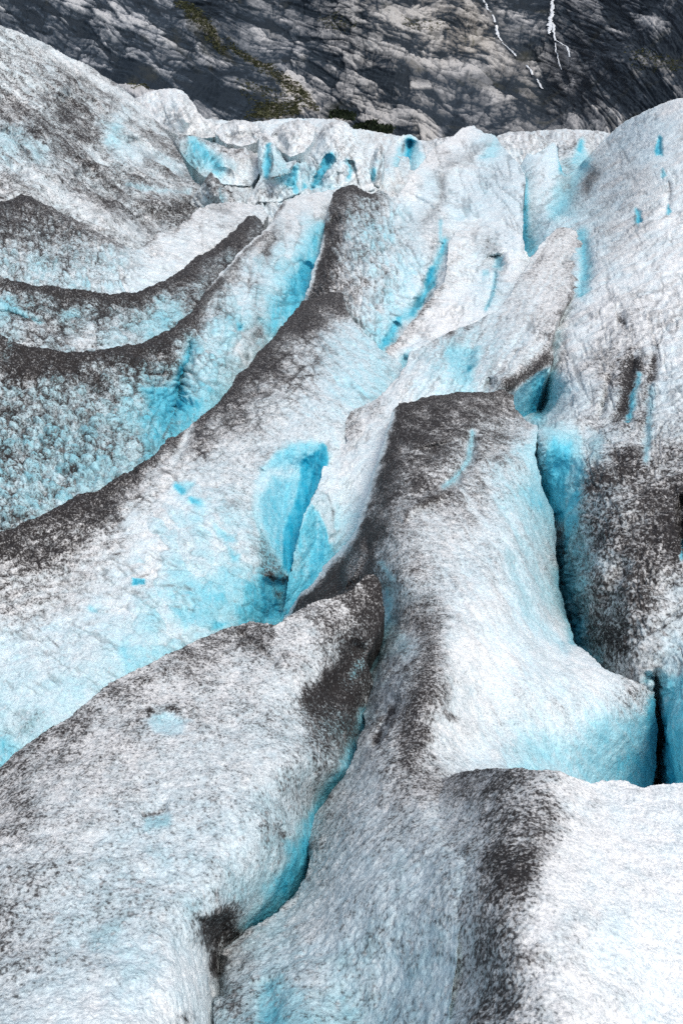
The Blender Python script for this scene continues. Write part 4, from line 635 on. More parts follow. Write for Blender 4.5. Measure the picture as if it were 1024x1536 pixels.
icefield = dict(rough=.8, cracks=[(60,.1),(-50,.1)], name='far_icefield', kind='structure', cat='icefield', seed=111, grain=.09, px=.05, bumpy=.5, back=.03,
    label='hummocky far icefield at the foot of the rock face',
    poly=[(60,200),(150,170),(225,137),(245,134),(262,133),(275,138),(288,152),(298,168),(306,178),(330,178),(345,180),(380,183),(400,181),(430,178),(460,177),(495,178),(520,181),(530,193),(545,195),(570,198),(600,205),(620,208),(640,211),(655,208),(690,202),(745,205),(760,198),(800,196),(830,194),(862,193),(890,195),(910,198),(960,215),(960,300),(820,380),(700,360),(560,330),(400,340),(250,360),(60,300)],
    ctrl=[(60,200,80),(225,137,98),(262,133,100),(306,178,92),(380,183,90),(460,177,92),(520,181,84),(545,195,92),(620,208,96),(690,205,90),(760,198,96),(862,193,95),(910,198,90),(300,230,64),(250,280,50),(330,290,45),(350,240,60),(400,225,66),(440,250,56),(470,220,70),(500,270,47),(560,240,62),(600,230,70),(550,290,44),(400,310,42),(250,360,36),(640,260,58),(740,240,66),(800,225,72),(880,230,66),(700,360,36),(820,380,34),(560,330,40),(960,300,40),(60,300,44),(620,262,57)],
    spots=[(250,150,.18,.03),(280,180,.2,.04),(240,200,.25,.08),(285,200,.45,.05),(300,225,.1,.5),(330,210,.25,.05),(360,200,.2,.04),(400,190,.12,.08),(450,190,.12,.08),(500,190,.2,.04),(500,220,.3,.06),(340,240,.3,.05),(380,240,.28,.06),(420,240,.25,.35),(430,265,.1,.5),(460,245,.15,.2),(380,280,.3,.1),(330,270,.15,.12),(400,290,.32,.12),(350,290,.4,.15),(320,300,.4,.15),(480,260,.12,.5),(500,240,.28,.1),(520,260,.12,.3),(540,230,.15,.12),(570,220,.3,.05),(590,240,.2,.25),(560,270,.1,.08),(610,275,.15,.05),(640,220,.25,.04),(800,210,.3,.08),(860,200,.3,.04),(770,215,.3,.08),(880,215,.4,.08),(450,285,.12,.1),(420,300,.2,.1)],
    streak=[(60,30,6,.36,.14,2.6),(-50,25,6,.32,.10,2.6)], big=9, med=3,
    cover=[('line',[(290,205),(310,230),(325,250)],9,.05,.62,.9),('line',[(268,202),(290,203),(318,216)],5,.85,0,.8),('line',[(318,218),(335,215),(352,224),(368,222)],4,.75,0,.7),
           ('line',[(403,218),(402,240),(400,262)],4.5,.05,.75,.9),('line',[(404,230),(407,245),(402,262)],2.2,.9,.1,.8),('line',[(410,235),(440,228)],5,.35,.4,.6),
           ('line',[(400,268),(420,264),(436,258),(442,240)],2.5,.9,.1,.8),('line',[(432,275),(440,268),(443,250)],5,.02,.75,.9),('line',[(445,285),(442,275)],4,.05,.85,.8),
           ('line',[(470,278),(478,260),(490,240),(496,232)],6,.02,.85,.95),('line',[(468,275),(472,262),(485,245)],2,.85,.1,.8),('line',[(499,232),(500,255)],2,.75,.1,.7),('line',[(457,276),(455,284)],3,.05,.8,.8),
           ('line',[(521,270),(526,255),(522,240)],4,.1,.7,.8),('line',[(524,230),(535,262),(537,280)],2.4,.75,.05,.7),('line',[(505,280),(508,262)],3,.7,.05,.7),('line',[(430,240),(470,230),(472,222)],2.5,.6,.2,.7),
           ('line',[(560,258),(558,266)],3.5,.1,.8,.9),('line',[(375,222),(385,205),(380,195)],3,.2,.4,.6),('line',[(388,190),(408,210)],3,.6,.05,.7),('line',[(440,182),(442,192)],3,.5,.3,.6),
           ('line',[(318,250),(350,258)],3,.6,.1,.6),('line',[(372,280),(378,260)],2,.6,.05,.6),('line',[(316,262),(335,285),(360,298)],5,.7,.1,.6)],
    relief=[('line',[(290,205),(325,250)],9,0.018),('line',[(268,200),(318,214),(368,222)],6,-.02),('line',[(403,218),(400,262)],6,0.015),('line',[(470,278),(496,232)],7,0.018),('line',[(436,278),(443,245)],7,0.012),('line',[(521,270),(524,240)],5,0.012),('line',[(388,188),(410,212),(420,240)],7,-.03),('line',[(500,185),(520,215),(540,270)],14,-.04),('line',[(560,258),(558,268)],5,0.012),('line',[(410,266),(440,255)],4,-.02),('line',[(330,272),(310,262),(340,292)],8,-.03),('line',[(440,180),(442,194)],5,0.009),('line',[(740,225),(800,215),(860,205)],9,-.03)])

serac = dict(name='serac', cat='serac', group='small seracs on the far icefield', seed=121, grain=.08, px=.042, bumpy=.5, back=.04,
    label='rounded serac split by a tall cyan crack, on the far icefield',
    poly=[(566,268),(565,250),(572,232),(582,222),(594,212),(604,205),(614,202),(624,206),(632,216),(637,226),(641,240),(630,258),(618,272),(590,276)],
    ctrl=[(566,268,58),(572,232,64),(604,205,70),(632,216,69),(641,240,64),(612,230,69),(608,262,60),(590,250,58),(625,245,60),(618,272,56)],
    spots=[(575,250,.35,.05),(590,225,.35,.05),(600,212,.25,.1),(628,225,.25,.1),(630,245,.1,.35),(596,250,.2,.3),(612,230,.02,.9),(580,265,.15,.05),(615,270,.12,.05)],
    cover=[('line',[(614,212),(612,235),(608,262)],6,.0,.98,1.0),('line',[(600,225),(597,245),(598,260)],7,.1,.55,.8),('line',[(605,213),(603,240),(596,250)],2.5,.8,.05,.7),('line',[(634,212),(640,236)],3,.85,0,.8),('area',[(617,220),(634,230),(622,256),(612,260)],8,.06,.45,.8),('line',[(573,235),(568,262)],2.5,.6,0,.6)],
    relief=[('line',[(614,208),(612,235),(607,266)],8,.02)],
    parts=[('blue_crevasse','tall bright cyan crack',[(611,212),(618,212),(617,240),(611,266),(603,266),(609,240)])])

serac2 = dict(name='serac', cat='serac', group='small seracs on the far icefield', seed=131, grain=.08, px=.042, bumpy=.5, back=.04,
    label='small grey serac with a pale blue notch, beside the broad ice hillside',
    poly=[(833,214),(846,218),(862,221),(868,208),(876,203),(886,206),(890,222),(878,240),(872,262),(860,272),(846,276),(838,262),(836,226)],
    ctrl=[(833,214,54),(862,221,52),(876,203,60),(890,222,56),(866,262,46.5),(846,276,45.5),(840,240,50),(850,230,51)],
    spots=[(850,225,.5,.05),(865,215,.5,.02),(880,215,.5,.05),(870,235,.1,.55),(850,240,.4,.3),(843,225,.5,.1)],
    cover=[('line',[(872,213),(868,225)],5,.05,.85,.9),('line',[(866,230),(862,245)],6,.05,.55,.8),('line',[(836,216),(850,220),(864,223)],3,.75,0,.7)])

fold = dict(cracks=[(-50,.05),(10,.0)], name='ice_fold', cat='ice fold', group=GROUP, seed=151, grain=.03, px=.014, bumpy=.55, back=.06, big=8,
    label='white ice fold with a jagged thin dirt edge, just right of the thin cyan crevasse',
    poly=[(694,322),(676,362),(669,396),(666,424),(652,438),(642,453),(629,473),(612,484),(605,498),(593,512),(579,526),(568,538),(556,560),(540,600),(560,640),(640,600),(740,540),(800,430),(786,376),(782,350),(750,335)],
    ctrl=[(669,396,24.0),(666,424,22.0),(642,453,20.2),(612,484,18.6),(593,512,17.2),(568,538,16.0),(556,560,15.3),(700,400,25.2),(700,440,21.8),(650,480,18.8),(680,500,17.8),(740,400,25),(745,450,20.7),(600,540,16.2),(640,540,16.2),(740,520,17.0),(560,640,13.6),(640,600,14.4),(740,540,16.4),(800,430,23)],
    spots=[(669,396,0.40,0.05),(660,430,0.50,-0.02),(640,460,0.50,-0.02),(612,490,0.50,-0.03),(590,518,0.55,-0.03),(700,400,0.06,0.10),(690,440,-0.07,0.05),(660,410,0.34,0.07),(650,480,-0.05,0.00),(620,520,0.00,0.10),(590,550,0.00,0.30),(700,350,0.21,0.09),(730,375,0.36,0.17),(740,430,-0.04,0.25),(770,400,-0.07,0.07),(720,450,-0.05,0.15),(680,480,-0.05,0.01),(760,350,-0.07,0.10)],
    streak=[(8,60,7,.22,.10,1.6),(-50,40,6,.2,.04,1.6)],
    cover=[('line',[(666,425),(652,438),(642,453),(629,473),(612,484)],5,.7,.02,.75),('line',[(608,497),(593,512),(570,538)],7,.68,.02,.75),('area',[(742,382),(755,388),(750,405),(740,405)],12,.15,.7,.9),('line',[(735,378),(742,392)],10,.75,.15,.6),('area',[(723,405),(732,405),(735,412),(724,414)],5,.1,.5,.8),('line',[(743,410),(740,440),(728,465)],3,.15,.65,.8),('line',[(744,405),(742,430)],2,.6,.2,.6),
           ('line',[(612,528),(595,560),(575,588)],6,.02,.55,.8),('line',[(560,590),(535,602),(525,612)],9,.03,.7,.9),('line',[(605,500),(600,520)],5,.5,.05,.6)],
    relief=[('line',[(742,380),(748,405)],12,.025),('line',[(744,405),(728,466)],5,.015),('line',[(650,470),(690,460),(720,440)],16,-.01),('line',[(612,530),(575,590)],9,.02)])
for pu, pv in [(694,322),(750,335),(782,350),(786,376)]: fold['ctrl'].append((pu, pv, float(depth_of(face, [pu], [pv])[0]) * 1.03))
for pu, pv in [(694,362),(745,368),(770,385)]: fold['ctrl'].append((pu, pv, float(depth_of(face, [pu], [pv])[0]) * 0.985))

def mk_serac(seed, label, poly, crest, Yb, Yt, spots, cover, relief):
    P = np.array(poly, float); lo, hi = P[:, 1].max(), P[:, 1].min()
    ctrl = [(u, v, Yb + (Yt - Yb) * ((lo - v) / (lo - hi)) ** 1.2) for u, v in poly]
    ctrl += [(u, v, (Yb + (Yt - Yb) * ((lo - v) / (lo - hi)) ** 1.2) * .965) for u, v in crest]
    return dict(rough=.8, cracks=[(62,.15),(-45,.1)], name='serac', cat='serac', group='small seracs on the far icefield', seed=seed, grain=.07, px=.036, bumpy=.5, back=.04, big=7, med=3,
        label=label, poly=poly, ctrl=ctrl, spots=spots, cover=cover, relief=relief, streak=[(62,26,5,.34,.10,2.4),(-45,22,5,.3,.06,2.4)])
tent = mk_serac(161, 'widest tent-shaped white serac, standing right behind the dark-edged icefall', [(452,285),(452,262),(462,235),(475,205),(488,186),(503,180),(518,183),(527,197),(540,222),(552,252),(562,282),(520,294)], [(498,190),(505,230),(500,265)], 45, 52,
    [(500,190,.3,.04),(480,215,.12,.08),(510,220,.4,.05),(490,250,.2,.2),(470,265,.15,.35),(530,250,.3,.1),(545,270,.15,.1),(520,275,.12,.12)],
    [('line',[(471,280),(478,260),(490,240),(497,232)],6,.02,.88,.95),('line',[(468,276),(472,262),(485,244)],2,.85,.1,.8),('line',[(499,232),(501,256)],2.2,.78,.1,.7),('line',[(457,278),(456,284)],3,.05,.8,.8),('line',[(522,268),(526,254),(522,240)],4,.1,.75,.8),('line',[(524,228),(535,262),(537,282)],2.6,.8,.05,.8),('line',[(505,282),(508,262)],3,.75,.05,.7),('line',[(462,238),(475,208),(490,188)],3,.45,.05,.6)],
    [('line',[(471,280),(497,230)],7,0.019),('line',[(522,270),(524,240)],6,0.013),('line',[(524,228),(537,282)],4,0.008),('line',[(505,282),(508,258)],5,0.008)])
crag = mk_serac(162, 'pale serac with a narrow blue slot under its bent grey crest', [(372,302),(385,275),(394,255),(386,226),(389,204),(398,199),(410,207),(419,225),(429,243),(444,240),(452,262),(452,288),(420,302)], [(405,225),(410,260),(436,255)], 43, 50,
    [(400,208,.3,.04),(395,240,.15,.3),(415,240,.3,.35),(430,265,.1,.5),(445,250,.25,.1),(400,285,.4,.1),(385,285,.3,.08),(425,290,.15,.15)],
    [('line',[(403,216),(402,240),(400,262)],4.5,.05,.82,.95),('line',[(405,228),(408,245),(402,264)],2.4,.9,.1,.85),('line',[(400,268),(420,265),(436,258),(442,240)],2.6,.9,.1,.85),('line',[(432,275),(441,268),(444,250)],5,.02,.8,.9),('line',[(445,286),(442,275)],4,.05,.88,.8),('line',[(372,285),(378,258)],2.2,.7,.05,.7),('line',[(390,204),(410,212)],3,.6,.05,.7)],
    [('line',[(403,214),(400,264)],6,0.019),('line',[(400,268),(436,258),(443,240)],4,-.02),('line',[(434,278),(443,250)],7,0.015)])
shelf = mk_serac(163, 'long low serac with a dark rim over a pale cyan face', [(262,212),(268,202),(288,202),(318,213),(345,221),(368,221),(386,234),(392,256),(375,278),(335,276),(300,262),(278,240)], [(300,225),(340,240)], 47, 54,
    [(285,206,.6,.05),(300,225,.08,.6),(325,245,.1,.45),(340,225,.6,.03),(365,228,.4,.03),(350,250,.18,.1),(375,255,.2,.06),(320,262,.12,.2)],
    [('line',[(275,206),(295,206),(318,216),(338,218)],5,.88,.02,.85),('line',[(338,216),(352,226),(370,222)],4,.8,.02,.75),('line',[(288,212),(310,232),(328,252)],9,.04,.66,.9),('line',[(318,252),(350,260)],3,.65,.1,.7),('line',[(340,240),(352,250)],5,.1,.4,.6)],
    [('line',[(286,212),(326,250)],10,0.019),('line',[(318,252),(352,262)],5,0.008)])
block = mk_serac(164, 'blocky white serac with a flat top, by the ice dome and rock face', [(212,158),(222,140),(232,135),(247,134),(262,133),(275,138),(288,152),(298,168),(307,179),(330,186),(336,205),(300,208),(268,203),(240,190)], [(262,150),(275,175)], 66, 74,
    [(250,145,.16,.03),(280,170,.2,.03),(300,190,.25,.05),(260,185,.3,.05),(235,150,.12,.05),(320,198,.3,.05)], [('line',[(240,190),(268,203),(300,207)],4,.6,0,.6),('line',[(275,150),(290,178),(300,195)],4,.35,.05,.5)], [('line',[(262,140),(285,190)],8,-.012)])
spur = mk_serac(165, 'small grey pointed spur of ice at the foot of the streaked dome', [(284,303),(300,281),(311,267),(318,261),(328,270),(340,284),(360,296),(386,303),(372,318),(330,318),(296,318)], [(318,275),(330,295)], 36.5, 38.5,
    [(318,268,.65,.03),(300,292,.5,.1),(330,285,.7,.08),(350,300,.5,.1),(315,300,.35,.25),(375,306,.3,.1)], [('line',[(318,262),(330,274),(352,294)],5,.85,.05,.8),('line',[(330,285),(334,302)],4,.1,.5,.7)], [('line',[(318,262),(322,300)],6,-.015),('line',[(336,285),(345,305)],6,0.008)])
fin = mk_serac(167, 'thin leaning white fin of ice between the tent-shaped serac and the split serac', [(545,272),(554,246),(562,224),(570,213),(577,224),(575,250),(568,280)], [(568,225),(562,255)], 47, 52,
    [(566,222,.35,.03),(570,245,.1,.3),(558,255,.2,.15),(562,272,.1,.1)], [('line',[(570,214),(573,235),(568,262)],3,.7,.05,.7),('line',[(560,256),(558,268)],4,.05,.8,.9)], [('line',[(569,216),(562,270)],5,-.012)])
roll = mk_serac(168, 'rounded white roll of ice with one faint crack, on the skyline above the bent-crest serac', [(404,206),(412,194),(428,184),(446,179),(462,181),(472,192),(470,210),(456,228),(436,236),(418,224)], [(440,192)], 58, 66,
    [(430,190,.2,.04),(450,190,.2,.04),(440,215,.12,.1),(465,205,.35,.04),(415,210,.3,.06)], [('line',[(440,181),(443,196),(438,210)],3,.65,.1,.8),('line',[(470,192),(462,215),(448,230)],3.5,.6,.05,.7),('line',[(412,196),(424,214),(436,232)],4,.45,.12,.6)], [('line',[(412,200),(434,230)],7,.015)])
ledge = mk_serac(169, 'low grey-white ledge of ice on the skyline right of the blocky white serac', [(322,200),(334,186),(350,180),(370,182),(386,187),(394,200),(384,214),(362,219),(338,214)], [(360,190)], 62, 70,
    [(345,188,.22,.04),(370,190,.2,.04),(360,208,.3,.06),(385,205,.4,.04),(335,205,.28,.05)], [('line',[(336,200),(358,206),(382,200)],3.2,.6,.05,.7),('line',[(372,184),(378,200)],3,.5,.15,.6)], [('line',[(338,204),(382,202)],6,.02)])
knoll = mk_serac(166, 'broad grey-white knoll of ice right of the pale icefall peak', [(742,236),(746,212),(760,203),(788,200),(812,205),(836,212),(842,226),(830,245),(800,252),(765,250)], [(790,215)], 50, 57,
    [(760,210,.3,.05),(790,210,.35,.05),(815,218,.3,.08),(770,235,.12,.12),(810,240,.12,.1)], [('line',[(756,220),(800,208),(836,214)],4,.5,.05,.6),('line',[(770,228),(800,218)],3,.4,.1,.5)], [('line',[(756,226),(800,212),(830,222)],7,0.008)])

for pu, pv in [(610,1230),(622,1196),(648,1170),(600,1300),(596,1400),(600,1540),(610,1640)]:      # the hump grows out of the ridge's foot
    hump['ctrl'].append((pu, pv, float(depth_of(ridge, [pu], [pv])[0]) * 1.035))
for pu, pv in [(668,1300),(665,1400),(665,1540),(665,1640)]:
    hump['ctrl'].append((pu, pv, float(depth_of(ridge, [pu], [pv])[0]) * 0.996))
BODIES = [hump, ridge, slab, bank, tongue, wall, scarp, band, slope, dome, face, icefield, serac, serac2, fold, tent, crag, shelf, block, spur, knoll, fin, roll, ledge]
for sp in BODIES: body(sp)
# ------------------------------------------------------------------ the rock face behind
def rock_fn(u, v, X, D, B, bumps, nn):
    # dipping strata on the left, blocky in the middle, upright cracks on the buttress at the right
    wl = sstep(420, 300, u - (v - 60) * 0.25)
    wr = sstep(0, 60, u - (770 + (200 - v) * 0.95))
    wm = np.clip(1 - wl - wr, 0, 1)
    jx = 6 * perlin(u / 70, v / 70, seed=201); jy = 5 * perlin(u / 80, v / 60, seed=202)
    def rocks(ang, ln, wd, seed):
        """angular blocks of jointed rock drawn out along the bedding, in three sizes"""
        a = math.radians(ang); disp = 0; tone = 0
        p0 = (u + jx) * math.cos(a) + (v + jy) * math.sin(a); q0 = -(u + jx) * math.sin(a) + (v + jy) * math.cos(a)
        for s_, k, da in ((1.0, 1.0, 0), (.47, .62, 7), (.22, .42, -9)):
            ca, sa = math.cos(a + math.radians(da)), math.sin(a + math.radians(da))
            p = ((u + jx) * ca + (v + jy) * sa) / (ln * s_); q = (-(u + jx) * sa + (v + jy) * ca) / (wd * s_)
            f1, f2, cid = worley2(p + .10 * perlin(p * 1.7, q * 1.7, seed=seed), q, seed)
            j = 1 - sstep(.02, .16, f2 - f1)
            lean = (q - np.floor(q) - .5)
            disp = disp + k * (2.2 * (cid - .5) - .30 * j + .5 * lean)
            tone = tone + k * (1.0 * (cid - .5) - .22 * j)
            seed += 5
        bed = perlin(p0 / 75, q0 / 17, seed=seed); slab = perlin(p0 / 160, q0 / 60, seed=seed + 1)
        beds = np.abs(perlin(p0 * .011, q0 * .095, seed=seed + 2)); crk = np.abs(perlin(p0 * .05, q0 * .013, seed=seed + 3))
        gap = (1 - sstep(.02, .10, beds)) + .6 * (1 - sstep(.01, .05, crk))
        return disp + .9 * bed - .9 * gap, .80 * tone + .34 * bed + .22 * slab - .30 * gap
    d1, t1 = rocks(24, 62, 17, 210)
    d2, t2 = rocks(18, 40, 18, 220)
    d3, t3 = rocks(50, 34, 22, 230)
    blk = fbm(u / 30, v / 24, None, 4, 250, .6); wide = perlin(u / 70, v / 40, seed=255)
    fine = fbm(u / 5, v / 4, None, 3, 260, .65)
    b = wl * d1 + wm * (.9 * d2 + .7 * blk) + wr * (.8 * d3 + 1.0 * blk)
    bumps = b * 2.6 + 1.2 * fine + 20 * fbm(u / 90, v / 90, None, 2, 270)
    tone = wl * t1 + wm * (.9 * t2 + .12 * blk + .04) + wr * (.8 * t3 + .14 * blk - .10) + .14 * wide
    D = np.clip(.58 + 1.6 * tone + .38 * fine + D, 0, 1)          # light and dark beds, with shade painted into the gaps
    # sit the planes at a slant so that beds overhang a little
    return D, B, bumps, nn

cl_cover = [('line',[(729,0),(735,20),(752,60),(775,83),(800,112),(813,132)],6,.12,None,.7),('line',[(831,0),(826,45),(835,85),(839,104)],7,.12,None,.7),('area',[(700,60),(760,20),(830,60),(790,110),(805,150),(760,120)],40,.72,None,.45),('area',[(640,110),(760,110),(820,190),(560,190)],40,.66,.3,.35),
            ('line',[(330,30),(365,62),(385,75)],7,.72,.15,.7),('area',[(290,155),(315,150),(320,172),(300,178)],10,.62,.2,.8),('line',[(670,200),(690,150),(700,110)],3,.1,None,.7),('line',[(655,205),(668,180)],6,.7,.2,.7),
            ('line',[(610,110),(680,125),(760,125)],10,.12,None,.6),('line',[(560,90),(640,112)],8,.15,None,.5),('area',[(860,60),(1024,40),(1024,150),(900,140)],50,.22,None,.4),('line',[(740,40),(720,60),(690,75),(670,55)],3,.12,None,.5),
            ('line',[(800,0),(870,40),(830,30)],14,.18,None,.5),('line',[(780,190),(820,150),(870,90),(900,40)],8,.15,None,.55),('area',[(770,190),(850,170),(920,180),(900,200)],16,.72,.35,.6),
            ('line',[(60,50),(120,40),(200,70),(290,100)],8,.2,None,.5),('line',[(200,110),(300,140),(400,165)],12,.15,None,.5),('line',[(0,20),(60,45),(110,70)],8,.2,None,.5),('line',[(110,60),(135,10)],6,.15,None,.5),
            ('line',[(180,10),(300,40),(420,105)],10,.68,.1,.4),('line',[(420,0),(470,60),(480,110)],10,.2,None,.4)]
cliff = dict(poly=[(-260,-230),(1290,-230),(1290,275),(-260,275)], seed=141, px=.17, rough=0,
    ctrl=[(-420,-420,330),(-420,250,215),(0,0,285),(0,200,245),(150,100,280),(300,0,320),(300,180,268),(440,130,330),(440,200,300),(380,0,370),(560,0,345),(560,200,280),(650,110,318),(700,0,380),(720,60,372),(760,200,268),(800,60,380),(830,0,410),(815,150,340),(870,100,330),(860,200,258),(940,60,300),(950,190,245),(1024,0,300),(1024,150,240),(1144,100,250),(1444,0,250),(1444,300,180),(1444,-420,340),(500,-420,520),(900,-420,500),(200,-420,450),(500,300,240),(200,300,215),(900,300,215)],
    spots=[(0,50,-.06,0.18),(200,60,.0,0.18),(420,60,-.02,0.28),(600,150,.12,0.68),(560,30,.06,0.63),(700,60,.14,0.95),(640,185,.14,0.78),(760,140,.06,0.68),(780,20,-.08,0.38),(900,60,-.16,0.48),(1000,100,-.22,0.63),(1000,20,-.1,0.48),(850,180,.0,0.68),(450,170,.06,0.48),(350,150,-.1,0.28),(100,100,-.1,0.18),(700,115,-.08,0.48),(720,160,-.05,0.48),(330,60,-.02,0.23)],
    cover=cl_cover, rock=rock_fn, back=.0, big=0, med=0)
cliff['cover'], late = [], cl_cover
GREEN = [
    ([(262,-2),(285,-2),(322,42),(345,72),(338,80),(312,52),(285,22)], 1.0), ([(345,52),(362,70),(390,92),(412,110),(440,128),(462,145),(478,165),(462,168),(440,150),(408,118),(380,98),(352,72)], 1.1),
    ([(372,172),(395,158),(420,155),(445,158),(452,175),(420,180),(395,182),(370,178)], 1.0), ([(470,20),(500,18),(540,40),(520,52),(485,40)], .18), ([(600,18),(640,28),(680,42),(650,48),(610,36)], .2), ([(930,70),(1010,80),(1024,110),(960,110)], .12), ([(350,120),(420,135),(470,175),(380,165)], .2), ([(190,132),(222,132),(226,142),(205,144)], .5)]

def rock_material():
    m, nt, b = nodes('cliff_rock')
    pos = nt.nodes.new('ShaderNodeNewGeometry').outputs['Position']
    D = N(nt, 'ShaderNodeAttribute', attribute_name='grit_shade').outputs['Fac']
    B = N(nt, 'ShaderNodeAttribute', attribute_name='blue').outputs['Fac']
    n1 = N(nt, 'ShaderNodeTexNoise', Scale=0.9, Detail=5.0, Roughness=0.62); L(nt, pos, n1.inputs['Vector'])
    n2 = N(nt, 'ShaderNodeTexNoise', Scale=0.06, Detail=5.0, Roughness=0.6); L(nt, pos, n2.inputs['Vector'])
    t = math_(nt, 'ADD', D, math_(nt, 'MULTIPLY_ADD', n1.outputs['Fac'], 0.5, -0.25))
    cold = ramp(nt, t, [(.08, (.004, .012, .022)), (.30, (.014, .028, .046)), (.52, (.080, .096, .118)), (.75, (.19, .21, .24)), (1, (.42, .43, .45))])  # darkest stops put navy shade into the rock colour
    warm = ramp(nt, t, [(.08, (.006, .012, .018)), (.30, (.020, .028, .037)), (.52, (.105, .101, .094)), (.75, (.21, .20, .185)), (1, (.42, .40, .37))])
    c = mix(nt, B, cold, warm)
    vg = N(nt, 'ShaderNodeMapRange'); vg.inputs['From Min'].default_value = .58; vg.inputs['From Max'].default_value = .72
    L(nt, n2.outputs['Fac'], vg.inputs['Value'])
    c = mix(nt, math_(nt, 'MULTIPLY', vg.outputs[0], .45), c, (.055, .05, .022))
    ms = N(nt, 'ShaderNodeMapRange'); ms.inputs['From Min'].default_value = 1.0; ms.inputs['From Max'].default_value = 1.1; L(nt, B, ms.inputs['Value'])
    c = mix(nt, math_(nt, 'MULTIPLY', ms.outputs[0], .85), c, ramp(nt, n1.outputs['Fac'], [(.35, (.022, .028, .012)), (.65, (.085, .085, .035))]))
    L(nt, c, b.inputs['Base Color']); b.inputs['Roughness'].default_value = .75; b.inputs['Specular IOR Level'].default_value = .3
    bn = N(nt, 'ShaderNodeBump', Strength=.4, Distance=.5); L(nt, n1.outputs['Fac'], bn.inputs['Height']); L(nt, bn.outputs[0], b.inputs['Normal'])
    return m

_rf = cliff['rock']
def rock_all(u, v, X, D, B, bumps, nn):
    D, B, bumps, nn = _rf(u, v, X, D, B, bumps, nn)
    ju = u + 7 * perlin(u / 22, v / 22, seed=281); jv = v + 7 * perlin(u / 22, v / 22, seed=282)
    for op in late:
        kind, pts, wd, dv, bv = op[:5]; am = op[5] if len(op) > 5 else 1
        if kind == 'line':
            d, _, _, _ = seg_dist(ju, jv, pts); k = np.exp(-(d / wd) ** 2) * am
        else:
            s2, _, _ = sdist(ju, jv, pts); k = sstep(-wd * .5, wd * .5, s2) * am
        D = D * (1 - k) + (dv + (D - .46) * .5) * k
        if bv is not None: B = B * (1 - k) + bv * k
    B = np.minimum(B, .98)
    for pl, k0 in GREEN:
        s2, _, _ = sdist(ju, jv, pl); k = sstep(-5, 6, s2) * min(1, k0 * 1.1) * sstep(-.5, .3, perlin(u / 12, v / 12, seed=290) + .35 * k0)
        B = B * (1 - k) + 1.1 * k
    return D, B, bumps, nn
cliff['rock'] = rock_all
CV, CQ, CA, CU_, CV_ = sheet(cliff, 1.25)
v0, f0, a0 = submesh(CV, CQ, CA)
mount = link('mountain', v0, f0, rock_material(), a0, None, (0, 300, -10))
mount['kind'] = 'structure'; mount['label'] = 'dark layered rock face behind the glacier'; mount['category'] = 'mountain'

def leaf_material(name, c1, c2):
    m, nt, b = nodes(name)
    pos = nt.nodes.new('ShaderNodeNewGeometry').outputs['Position']
    n = N(nt, 'ShaderNodeTexNoise', Scale=.7, Detail=4.0, Roughness=.65); L(nt, pos, n.inputs['Vector'])
    L(nt, ramp(nt, n.outputs['Fac'], [(.35, c1), (.65, c2)]), b.inputs['Base Color']); b.inputs['Roughness'].default_value = .8
    return m
GRASS = leaf_material('alpine_grass', (.05, .056, .024), (.13, .132, .062))
BUSH = leaf_material('birch_scrub', (.008, .016, .008), (.035, .055, .018))

# where the rock stands along a line of sight (for plants and water that lie on it)
_g = {}
for i, (a, b_) in enumerate(zip(CU_.round(0) // 3, CV_.round(0) // 3)): _g.setdefault((int(a), int(b_)), i)
def on_rock(u, v, lift=0.0):
    i = _g.get((int(round(u) // 3), int(round(v) // 3)))
    p = CV[CQ[i]].mean(0)
    d = (CAM - p); d /= np.linalg.norm(d)
    return p + d * lift

def tufts(name, polys, dens, size, mat, hgt):
    """many small leaf clumps scattered over patches of the rock"""
    V = []; Fc = []; n = 0
    for poly, k in polys:
        P = np.array(poly, float); lo, hi = P.min(0), P.max(0)
        m = int((hi[0] - lo[0]) * (hi[1] - lo[1]) * dens * k)
        c = rng.uniform(lo, hi, (m, 2)).astype(f32)
        s, _, _ = sdist(c[:, 0] + 4 * perlin(c[:, 0] / 8, c[:, 1] / 8, seed=300), c[:, 1] + 4 * perlin(c[:, 0] / 8, c[:, 1] / 8, seed=301), poly)
        c = c[s + rng.normal(0, 2.0, len(s)) > 0]
        for a, b_ in c:
            if (int(round(a) // 3), int(round(b_) // 3)) not in _g: continue
            p = on_rock(a, b_, .25)
            for q in range(3):
                r = size * rng.uniform(.5, 1.3); h = hgt * rng.uniform(.4, 1.2); th = rng.uniform(0, math.pi)
                o = p + rng.normal(0, size * .5, 3)
                ax = np.array([math.cos(th), math.sin(th) * .6, 0]) * r; upv = np.array([rng.normal(0, .3), -.5 + rng.normal(0, .3), 1]) * h
                V += [o - ax, o + ax, o + ax * .5 + upv, o - ax * .5 + upv]; Fc.append([n, n + 1, n + 2, n + 3]); n += 4
    return np.array(V), np.array(Fc)

gv, gf = tufts('mountain_grass', GREEN,
    .45, .38, GRASS, .22)
go = link('mountain_grass', gv, gf, GRASS, None, None, gv.mean(0)); go['kind'] = 'stuff'; go['label'] = 'olive grass and moss growing along the gully and ledges of the rock face'; go['category'] = 'grass'

for k, (px, py, r, lab) in enumerate([(512,172,11,'dark green scrub bush at the rock foot, just right of the grassy gully end'),(546,186,12,'widest dark scrub bush, at the foot of the rock face above the split serac'),(575,193,9,'low dark scrub bush right of the widest one, close above the ice edge')]):
    P = [(px + r * 1.5 * math.cos(t), py + r * .55 * math.sin(t)) for t in np.linspace(0, 2 * math.pi, 11)[:-1]]
    bv, bf = tufts('shrub', [(P, 1.0)], .55, .55, BUSH, .9)
    o = link('shrub', bv, bf, BUSH, None, None, [bv[:, 0].mean(), bv[:, 1].mean(), bv[:, 2].min()])
    o['label'] = lab; o['category'] = 'bush'; o['group'] = 'scrub bushes at the foot of the rock face'

